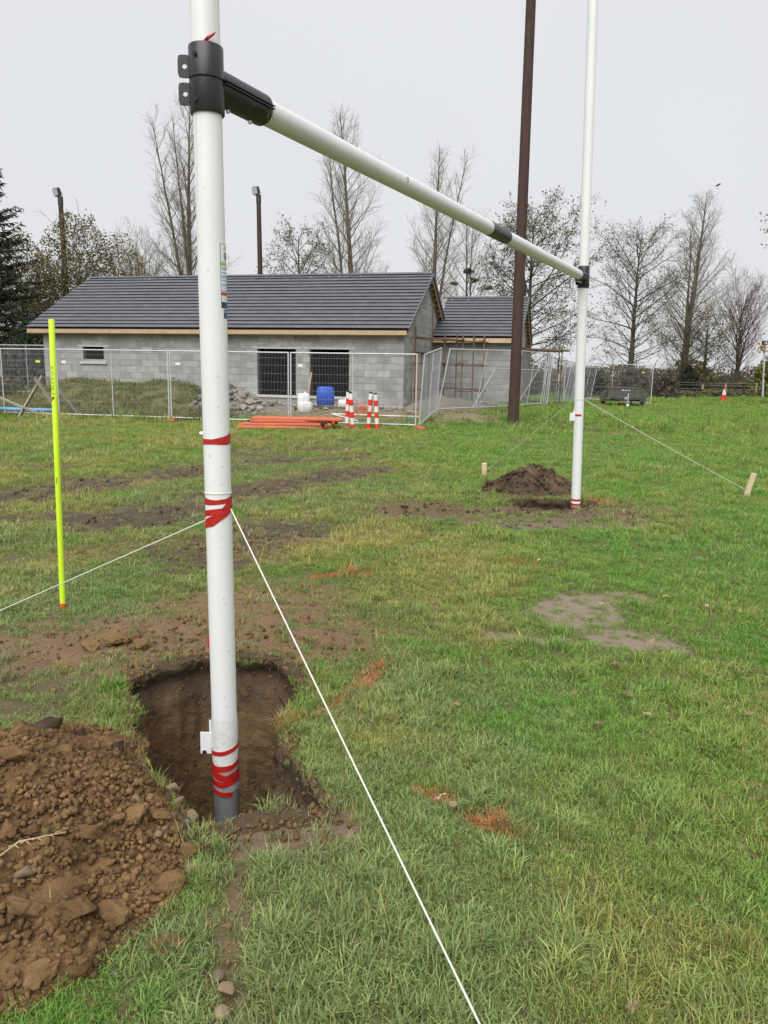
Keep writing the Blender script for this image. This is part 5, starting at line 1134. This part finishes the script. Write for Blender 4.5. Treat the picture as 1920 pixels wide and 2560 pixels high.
# traffic cone
cx_,cy_=20.9,48.1; cz_=gz(cx_,cy_); cn=thing('traffic_cone','orange traffic cone with a white band standing on the far grass','cone',(cx_,cy_,cz_))
MB().box((cx_,cy_,cz_+.03),(.50,.50,.06)).build('base',M['redp'],cn).modifiers.new('b','BEVEL').width=.02
def cseg(z0,z1): r0,r1=.19-.165*z0,.19-.165*z1; return MB().tube([(cx_,cy_,cz_+.06+z0*.9),(cx_,cy_,cz_+.06+z1*.9)],[r0,r1],20)
cseg(0,.38).build('cone_bottom',M['redp'],cn,auto=50); cseg(.38,.72).build('white_band',M['whitep'],cn,auto=50); cseg(.72,1).build('cone_tip',M['redp'],cn,auto=50)
# ---------------------------------------------------------------- lamp poles
def floodpole(x,y,h,label,r=.16,left=True):
    t=thing('floodlight_pole',label,'floodlight',(x,y,0)); MB().tube([(x+.12,y,0),(x,y,h)],[r*1.1,r*.82],14).build('shaft',M['pole'],t,auto=50)
    MB().tube([(x,y,h-.1),(x,y,h+.35)],.15,12).build('bracket',M['lampbody'],t,auto=50)
    RL=Euler((math.radians(14),0,math.radians(-32))).to_matrix(); lc=Vector((x-.14,y-.05,h+.58)); lo_=lc+RL@Vector((0,-.13,0))
    hd=MB().box(lc,(.44,.26,.44),np.array(RL)).build('lamp_head',M['lampbody'],t); hd.modifiers.new('b','BEVEL').width=.06
    MB().box(lo_,(.36,.06,.36),np.array(RL)).build('lens',M['glass'],hd)
    MB().bar((x-.30,y,h+.32),(x+.15,y,h+.32),.035,.035).bar((x+.14,y,h+.30),(x+.08,y-.02,h+.62),.035,.035).build('yoke',M['galv'],t)
floodpole(-18.68,46,10.6,'brown timber floodlight pole standing among the golden bushes'); floodpole(-7.75,48,11.3,'dark floodlight pole rising behind the middle of the tiled roof')
t=thing('lamp_post','slim galvanised lamp post with a small lamp by the field hedge','lamp post',(27.9,57.5,0)); MB().tube([(27.85,57.5,0),(27.62,57.5,3.9)],[.075,.06],12).build('shaft',M['galv'],t,auto=50); MB().box((27.62,57.35,4.05),(.5,.45,.32)).build('lamp_head',M['lampbody'],t).modifiers.new('b','BEVEL').width=.05
MB().box((27.62,57.1,4.03),(.40,.06,.2)).build('lens',M['glass'],t)
# ---------------------------------------------------------------- trees
def rot_about(v,ax,g):
    return v*math.cos(g)+np.cross(ax,v)*math.sin(g)+ax*np.dot(ax,v)*(1-math.cos(g))
class Tree:
    def __init__(s,seed): s.r=random.Random(seed); s.lv=[[] for _ in range(5)]; s.tips=[]
    def limb(s,p,d,L,r0,r1,nseg,wob,trop,lv):
        """a wandering tapering limb; trop > 0 turns it upward"""
        p=np.array(p,float); d=np.array(d,float); d/=np.linalg.norm(d); pts=[p]; ds=[d]
        for k in range(nseg):
            d=d+np.array([s.r.gauss(0,wob),s.r.gauss(0,wob),s.r.gauss(0,wob)+trop]); d/=np.linalg.norm(d); q_=p+d*L/nseg
            a,b=r0+(r1-r0)*k/nseg,r0+(r1-r0)*(k+1)/nseg; s.lv[lv].append((p,q_,a,b)); p=q_; pts.append(p); ds.append(d)
        return pts,ds
    def along(s,pts,ds,t):
        n=len(pts)-1; f=min(t*n,n-1e-6); i=int(f); return pts[i]+(pts[i+1]-pts[i])*(f-i),ds[min(i+1,n)]
    def child_dir(s,d,ang):
        a=np.array([s.r.gauss(0,1),s.r.gauss(0,1),s.r.gauss(0,1)]); a=a-d*np.dot(a,d); a/=np.linalg.norm(a); return d*math.cos(ang)+a*math.sin(ang)
    def grow(s,base,H,r0,W,prof,n1,ang1,trop1,n2,n3,tw,start=.12,stems=1,lean=(0,0),droop=0.,twr=None):
        twr=twr or (.0078 if droop>.08 else .0054); base=np.array(base,float); trunks=[]
        pts,ds=s.limb(base,(lean[0],lean[1],1),H*.97,r0,.018,16,.016,.05,0); trunks.append((pts,ds,H))
        for k in range(stems-1):
            p,d=s.along(pts,ds,.10+.12*s.r.random()); g=s.r.random()*6.28
            q_,e=s.limb(p,(math.cos(g)*.13,math.sin(g)*.13,1),H*(.66+.2*s.r.random()),r0*.5,.014,13,.03,.045,0); trunks.append((q_,e,H))
        for ti,(pts,ds,_) in enumerate(trunks):
            m=n1 if ti==0 else int(n1*.42); g=s.r.random()*6.28
            for k in range(m):
                t=start+(.97-start)*((k+s.r.random())/m); p,d=s.along(pts,ds,t); g+=2.4+s.r.gauss(0,.35)
                h=(p[2]-base[2])/H; reach=W*prof(h)*(.75+.5*s.r.random())*(1 if ti==0 else .75)
                if reach<.15: continue
                an=ang1*(1.25-.55*h)+s.r.gauss(0,.08); d1=np.array([math.cos(g)*math.sin(an),math.sin(g)*math.sin(an),math.cos(an)]); L=reach/max(.35,math.sin(an))
                rr=min(.45*r0*(1-.8*h),.012+.009*L); P1,D1=s.limb(p,d1,L,rr,.006,8,.07,trop1,1)
                c2=max(3,int(n2*L/2.5))
                for j in range(c2):
                    t2=.18+.80*(j+s.r.random())/c2; p2,dd=s.along(P1,D1,t2); d2=s.child_dir(dd,.55+.3*s.r.random()); d2[2]+=.12-droop*.5; L2=(.32*L*(1.15-t2)+.30)*(.7+.6*s.r.random())
                    P2,D2=s.limb(p2,d2,L2,.005+.004*L2,.004,4,.11,trop1*.9-droop*.12,2)
                    for i in range(n3):
                        t3=.15+.85*(i+s.r.random())/n3; p3,d3=s.along(P2,D2,t3); d4=s.child_dir(d3,.5+.35*s.r.random()); d4[2]+=.10-droop*.6
                        P3,D3=s.limb(p3,d4,tw*(.5+s.r.random()),twr,twr*.55,2,.16,.10-droop*.2,3); s.tips.append((P3[-1],D3[-1])); s.tips.append((P3[1],D3[1]))
        s.base=base; return s
    def emit(s,name,label,cat,bark,twig,leaf=None,nleaf=0,lsize=.1,group=None,leafsel=None):
        b=tuple(s.base); t=thing(name,label,cat,b,group)
        def mk(lvls,n,nm,mat,kind=None):
            S_=[q_ for l in lvls for q_ in s.lv[l]]
            if not S_: return
            me=segs_mesh(nm,np.array([q_[0] for q_ in S_]),np.array([q_[1] for q_ in S_]),np.array([q_[2] for q_ in S_]),np.array([q_[3] for q_ in S_]),n,b)
            raw(nm,me,M[mat],t,kind=kind)
        mk([0],10,'trunk',bark); mk([1],5,'branches',twig if twig=='twig_poplar' else bark,'stuff'); mk([2,3],3,'crown_twigs',twig,'stuff')
        if leaf and nleaf:
            T=s.tips
            if leafsel: T=[q_ for q_ in T if leafsel(q_[0])]
            if T:
                ix=[s.r.randrange(len(T)) for _ in range(nleaf)]; C=np.array([T[i][0] for i in ix])+rng.normal(0,lsize*.9,(nleaf,3)); A_=rng.normal(0,1,(nleaf,3)); A_/=np.linalg.norm(A_,axis=1,keepdims=True); B_=rng.normal(0,1,(nleaf,3)); B_-=A_*(A_*B_).sum(1,keepdims=True); B_/=np.linalg.norm(B_,axis=1,keepdims=True); z=(lsize*(.6+.7*rng.random(nleaf)))[:,None]
                raw('foliage',quads_mesh('foliage',C,A_*z*.6,B_*z,b),M[leaf],t,kind='stuff')
        return t
poplar=lambda h:max(0,(1-h)**.85*min(1,.5+h*2.2)*1.12)
roundp=lambda h:max(0,math.sin(math.pi*min(1,max(.02,h*.93+.07)))**.7)
# three bare poplars behind the tiled roof and one across the field
def pop(x,y,H,r,W,seed,label,stems=2,n1=76,tips=False):
    Tree(seed).grow((x,y,-.1),H,r,W,poplar,n1,.78,.040,10,4,.5,.06,stems).emit('bare_poplar',label,'tree','bark_poplar','twig_poplar','leaf_brown' if tips else None,260 if tips else 0,.09,'bare poplars')
pop(-12.45,50,17.8,.27,3.4,1,'tall bare poplar partly behind the near white upright',3)
pop(-2.35,50,17.6,.27,3.3,2,'tall bare poplar rising behind the middle of the roof ridge',2)
pop(2.95,56,17.1,.26,3.0,3,'bare poplar behind the gable end of the main roof',2)
pop(24.3,64,16.3,.34,3.9,4,'tall bare poplar standing in the hedge beyond the field fence',2,78,True)
Tree(5).grow((-5.1,48,-.1),9.8,.16,2.7,roundp,30,1.05,.02,8,4,.5,.2,2,(0,0),.25).emit('small_alder','small sparse-leaved tree beside the middle poplar behind the roof','tree','bark_alder','twig_dark','leaf_alder',4200,.08)
nt_=Tree(6); nt_.grow((5.95,60,-.1),12.8,.17,2.6,roundp,30,.85,.05,8,4,.55,.2,2,(0,0),.05).emit('nest_tree','thin bare tree carrying several round crow nests','tree','bark_alder','twig_poplar')
Tree(7).grow((8.6,48,-.1),11.0,.24,3.7,lambda h:roundp(h)*(1.0 if h>.12 else .8),42,1.12,.015,9,5,.5,.10,2,(0,0),.30).emit('leafy_alder','half-bare alder with dark green leaves behind the timber pole','tree','bark_alder','twig_dark','leaf_alder',12000,.085,None)
Tree(8).grow((19.3,62,-.1),12.4,.26,4.1,lambda h:roundp(h),48,1.08,.02,9,5,.55,.10,1,(0,0),.18).emit('leafy_alder','broad half-bare alder beyond the parked trailer','tree','bark_alder','twig_dark','leaf_alder',8000,.08,None)
Tree(18).grow((25.6,63,-.1),6.0,.16,3.0,roundp,22,1.1,.02,8,5,.5,.08,3,(0,0),.1).emit('understorey_tree','low spreading dark-twigged tree at the foot of the hedge poplar','tree','bark_alder','twig_dark','leaf_alder',2600,.10)
Tree(9).grow((29.6,66,-.1),7.7,.15,2.7,lambda h:max(0,min(1,.25+1.3*h)*(1-h**6)),30,.62,.05,9,5,.5,.12,4,(0,0),0).emit('red_twig_tree','small tree with reddish upright twigs by the field hedge','tree','bark_alder','twig_red','leaf_brown',250,.1)
Tree(10).grow((-15.2,49,-.1),8.4,.14,2.6,roundp,26,.75,.05,8,5,.55,.1,4).emit('twiggy_thicket','pale leafless twiggy shrub behind the roof beside the golden bushes','shrub','bark_alder','twig_poplar')

# crow nests in the thin tree
for k,(px,pz) in enumerate(((.15,9.0),(.45,8.4),(-1.0,8.1),(1.7,7.8),(-.9,6.0),(.4,6.9),(-.55,7.0))):
    o=bpy.data.objects.new('crow_nest',DKC[k%4]); me=DKC[k%4].copy(); me.materials.clear(); me.materials.append(M['nest']); o.data=me; COL.objects.link(o); o.location=(5.95+px,60,pz); q_=(.42,.34,.30,.36,.36,.3,.24)[k]; o.scale=(q_,q_,q_*.9)
    o['label']='dark round twig nest lodged in the thin bare tree'; o['category']='nest'; o['group']='crow nests in the thin bare tree'
# autumn oak whose branch comes in from the right
Tree(11).grow((23.2,40,-.1),9.5,.30,3.9,roundp,44,1.1,.02,9,5,.45,.18,1,(0,0),.1).emit('autumn_oak','tree with orange and yellow autumn leaves reaching in over the field','tree','bark_alder','twig_dark','leaf_orange',18000,.13)
# dense shrubs: stems plus leaf clouds
def shrub(x,y,rx,ry,h,label,leaf,n,ls,seed,name='bush',cat='bush',twig='twig_dark',open_=.35,group=None,z0=0.):
    r=np.random.default_rng(seed); z=gz(x,y); t=thing(name,label,cat,(x,y,z),group)
    u=r.normal(size=(n*3,3)); u/=np.linalg.norm(u,axis=1,keepdims=True); u[:,2]=np.abs(u[:,2]); rad=1-.55*r.random(n*3)**1.6; rad*=1+.5*fbm(u[:,0]*2.2+seed,u[:,1]*2.2,u[:,2]*2.2,3,seed)
    C=u*rad[:,None]*np.array([rx,ry,h*1.0]); den=fbm(C[:,0]*1.3+seed,C[:,1]*1.3,C[:,2]*1.3,3,seed+3); k=(den>(-.30+open_*.6)*.5)|(r.random(n*3)<.10); C=C[k][:n]+np.array([x,y,z+z0]); n=len(C)
    A_=r.normal(size=(n,3)); A_/=np.linalg.norm(A_,axis=1,keepdims=True); B_=np.cross(A_,r.normal(size=(n,3))); B_/=np.linalg.norm(B_,axis=1,keepdims=True); s=(ls*(.5+.9*r.random(n)))[:,None]
    T=Tree(seed); 
    for i in range(16):
        g=r.random()*6.28; e=np.array([math.cos(g)*rx*.55,math.sin(g)*ry*.55,h]); L=h*(.55+.3*r.random()); P1,D1=T.limb((x+.15*r.normal(),y+.15*r.normal(),z-.1),e,L,.05,.012,7,.09,.01,1)
        for j in range(12):
            p,d=T.along(P1,D1,.2+.8*r.random()); P2,D2=T.limb(p,T.child_dir(d,.7),L*.25*(.5+r.random()),.014,.007,4,.13,.03,2)
            for q_ in range(3):
                p3,d3=T.along(P2,D2,r.random()); T.limb(p3,T.child_dir(d3,.6),.5*(.4+r.random()),.008,.005,2,.15,.05,3)
    S_=T.lv[1]; raw('stems',segs_mesh('stems',*[np.array([q_[i] for q_ in S_]) for i in range(4)],4,(x,y,z)),M[twig],t,kind='stuff')
    S_=T.lv[2]+T.lv[3]; raw('twigs',segs_mesh('twigs',*[np.array([q_[i] for q_ in S_]) for i in range(4)],3,(x,y,z)),M[twig],t,kind='stuff')
    raw('foliage',quads_mesh('foliage',C,A_*s*.7,B_*s,(x,y,z),rnd=np.clip(r.random(n)*.6+.4*(den[k][:n]+.5),0,.99)),M[leaf],t,kind='stuff'); return t
shrub(-18.0,45.5,3.0,2.6,9.6,'tall golden-olive bush around the floodlight pole behind the roof','leaf_olive',30000,.085,31,'autumn_bush')
shrub(-15.4,46.5,2.6,2.2,8.3,'golden bush behind the roof, next to the twiggy thicket','leaf_gold',20000,.08,32,'autumn_bush')
shrub(-20.3,43.5,2.6,2.4,8.2,'golden-brown bush between the dark spruce and the floodlight pole','leaf_gold',20000,.08,33,'autumn_bush')
shrub(-17.4,41.0,1.9,1.6,4.6,'brownish low bush beside the building, under the golden ones','leaf_brown',9000,.10,34,'autumn_bush')
shrub(-16.2,36.2,1.6,1.3,3.0,'dark bush at the corner of the building','leaf_dark',4500,.14,35,'evergreen_bush')
shrub(-20.0,36.0,2.2,1.4,2.8,'dark evergreen bush behind the rear fence','leaf_dark',5500,.15,36,'evergreen_bush')
shrub(18.8,52.5,.95,.9,1.9,'dark ivy-covered stump bush in the field corner','leaf_brown',3200,.09,37,'ivy_stump')
shrub(17.4,55,1.3,1.1,2.1,'brown thicket behind the ivy-covered stump','leaf_brown',8000,.10,38,'thicket')
shrub(24.2,62.5,1.0,.9,2.2,'round dark holly at the foot of the hedge poplar','leaf_dark',4000,.13,39,'holly_bush')
shrub(31.4,62,2.4,2.0,3.6,'yellow-green bush by the slim lamp post','leaf_yellowgreen',7000,.17,40,'leafy_bush')
shrub(28.0,72,2.4,2.0,3.0,'yellow-green bush behind the red-twigged tree','leaf_yellowgreen',5000,.18,41,'leafy_bush')
shrub(13.2,52,1.5,1.2,1.9,'dark evergreen bush behind the wide mesh panel','leaf_dark',4500,.15,42,'evergreen_bush')
shrub(8.0,52,2.4,1.8,3.0,'dark leafy bush below the half-bare alder','leaf_dark',5000,.16,43,'evergreen_bush')
shrub(15.0,57.0,1.6,1.2,1.8,'olive bush beyond the field gate','leaf_hedge',5000,.15,44,'leafy_bush')
# spruce on the far left
def spruce(x,y,H,label,seed,W=3.9):
    T=Tree(seed); t=thing('spruce',label,'tree',(x,y,0)); P,D_=T.limb((x,y,-.2),(0,0,1),H,.32,.02,12,.012,.05,0); Q0=[];Q1=[];Rr=[]
    r=T.r; C=[];A_=[];B_=[]; z=.6
    while z<H-.3:
        t_=z/H; L=W*(1-t_)**.75+.15; nbr=7
        for k in range(nbr):
            g=r.random()*6.28; Lb=L*(.65+.5*r.random()); up=.55*t_-.18+r.gauss(0,.08); P1,D1=T.limb(T.along(P,D_,min(.99,t_))[0],(math.cos(g),math.sin(g),up),Lb,.03+.012*Lb,.008,7,.05,.045,1)
            m=int(10+Lb*13)
            for j in range(m):
                p,d=T.along(P1,D1,.12+.88*(j+r.random())/m); sd=np.cross(d,(0,0,1)); sd/=np.linalg.norm(sd)+1e-6
                a=sd*(r.choice((-1,1))*(.5+.4*r.random()))+d*.5+np.array([0,0,-.75*r.random()-.15]); a/=np.linalg.norm(a); l=.16+.26*r.random()*(1-.4*t_)
                for e in range(4):
                    a2=a+np.array([r.gauss(0,.28),r.gauss(0,.28),r.gauss(0,.28)]); a2/=np.linalg.norm(a2); b=np.cross(a2,(r.gauss(0,1),r.gauss(0,1),r.gauss(0,1))); b/=np.linalg.norm(b); C.append(p+a*l*(.3+.55*e/3)); A_.append(a2*l*.42); B_.append(b*.055)
        z+=.42*(1-.35*t_)
    for lv,nm,n in ((0,'trunk',10),(1,'branches',4)):
        S_=T.lv[lv]; raw(nm,segs_mesh(nm,*[np.array([q_[i] for q_ in S_]) for i in range(4)],n,(x,y,0)),M['bark_alder'],t,kind=None if lv==0 else 'stuff')
    raw('foliage',quads_mesh('foliage',np.array(C),np.array(A_),np.array(B_),(x,y,0)),M['needle'],t,kind='stuff')
spruce(-19.1,38,11.2,'large dark spruce with upswept branch tips at the edge of the bushes',51)
spruce(-24.2,41,13.5,'second dark spruce behind the larger one',52,4.4)
# ---------------------------------------------------------------- far hedges, field fence, rough verge
def hedge(pts,wd,h,label,leaf,n,ls,seed):
    r=np.random.default_rng(seed); P=np.array(pts,float); sg=np.linalg.norm(np.diff(P,axis=0),axis=1); cum=np.concatenate([[0],np.cumsum(sg)]); u=r.random(n)*cum[-1]; i=np.clip(np.searchsorted(cum,u)-1,0,len(sg)-1); f=((u-cum[i])/sg[i])[:,None]; B0_=P[i]*(1-f)+P[i+1]*f
    hh=h*(1+1.3*fbm(u*.25,u*0,0,3,seed)); C=np.stack([B0_[:,0]+r.normal(0,wd*.4,n),B0_[:,1]+r.normal(0,wd*.4,n),hgt(B0_[:,0],B0_[:,1])+hh*r.random(n)**.8],1)
    A_=r.normal(size=(n,3)); A_/=np.linalg.norm(A_,axis=1,keepdims=True); Bv=np.cross(A_,r.normal(size=(n,3))); Bv/=np.linalg.norm(Bv,axis=1,keepdims=True); s=(ls*(.5+.9*r.random(n)))[:,None]
    raw('hedge',quads_mesh('hedge',C-np.array([P[0][0],P[0][1],0]),A_*s*.7,Bv*s),M[leaf],kind='stuff',label=label,cat='hedge',base=(P[0][0],P[0][1],0))
hedge([(8,60),(20,64),(36,66),(52,66)],1.4,1.0,'brown tangled hedge running behind the field fence','leaf_hedge',26000,.13,61)
hedge([(12,110),(40,118),(80,112)],3,2.4,'distant grey-brown line of trees beyond the field','leaf_brown',16000,.28,62)
hedge([(-60,75),(-20,80),(10,84),(24,88)],3,2.0,'distant dark hedge line behind the building','leaf_hedge',16000,.25,63)
hedge([(24,70),(44,74),(60,70)],2.2,1.5,'distant dark thicket behind the hedge poplar','leaf_hedge',16000,.2,66)
hedge([(15,51),(20,55.5),(26,58.5),(40,59.5)],1.0,.55,'low tangle of cut brambles along the edge of the pitch','leaf_hedge',12000,.14,64)
hedge([(-24,28),(-14.5,29.5)],1.2,.8,'rough weeds along the rear fence','leaf_hedge',7000,.12,65)
ffp=[(21.9+2.4*k+(.5 if k%3==1 else 0),61.0+.12*k) for k in range(10)]
ff=thing('field_fence','weathered timber post and wire fence along the far field','fence',(ffp[0][0],ffp[0][1],0))
for k,(x,y) in enumerate(ffp): MB().bar((x,y,-.2),(x+random.uniform(-.05,.05),y,1.15+random.uniform(-.2,.12)),.13,.13,up=(0,-1,0)).build('post',M['oldtimber'],ff)
for z in (.35,.62,.88,1.08): MB().tube([(ffp[0][0],ffp[0][1]-.07,z)]+[(x,y-.07,z+random.uniform(-.02,.02)) for x,y in ffp[1:]],.008,4).build('wire',M['wire'],ff)
# crow on the poplar top
b=Vector((25.75,64,16.25)); bd_=thing('crow','small dark crow perched on the top twig of the hedge poplar','bird',tuple(b))
MB().tube([b+Vector((-.20,0,.02)),b+Vector((-.12,0,.06)),b+Vector((.02,0,.12)),b+Vector((.12,0,.19)),b+Vector((.17,0,.20)),b+Vector((.24,0,.18))],[.012,.05,.075,.055,.045,.006],10).build('body',M['bird'],bd_,auto=60)
MB().bar(b+Vector((-.12,.0,.05)),b+Vector((-.33,.0,-.02)),.09,.015).build('tail',M['bird'],bd_); 
for s in (-1,1): MB().tube([b+Vector((.0,s*.03,.06)),b+Vector((.01,s*.03,-.25))],.006,5).build('leg',M['bird'],bd_)
MB().tube([b+Vector((.0,-.03,-.24)),b+Vector((.0,.05,-.24))],.012,5).build('perch_twig',M['twig_poplar'],bd_)
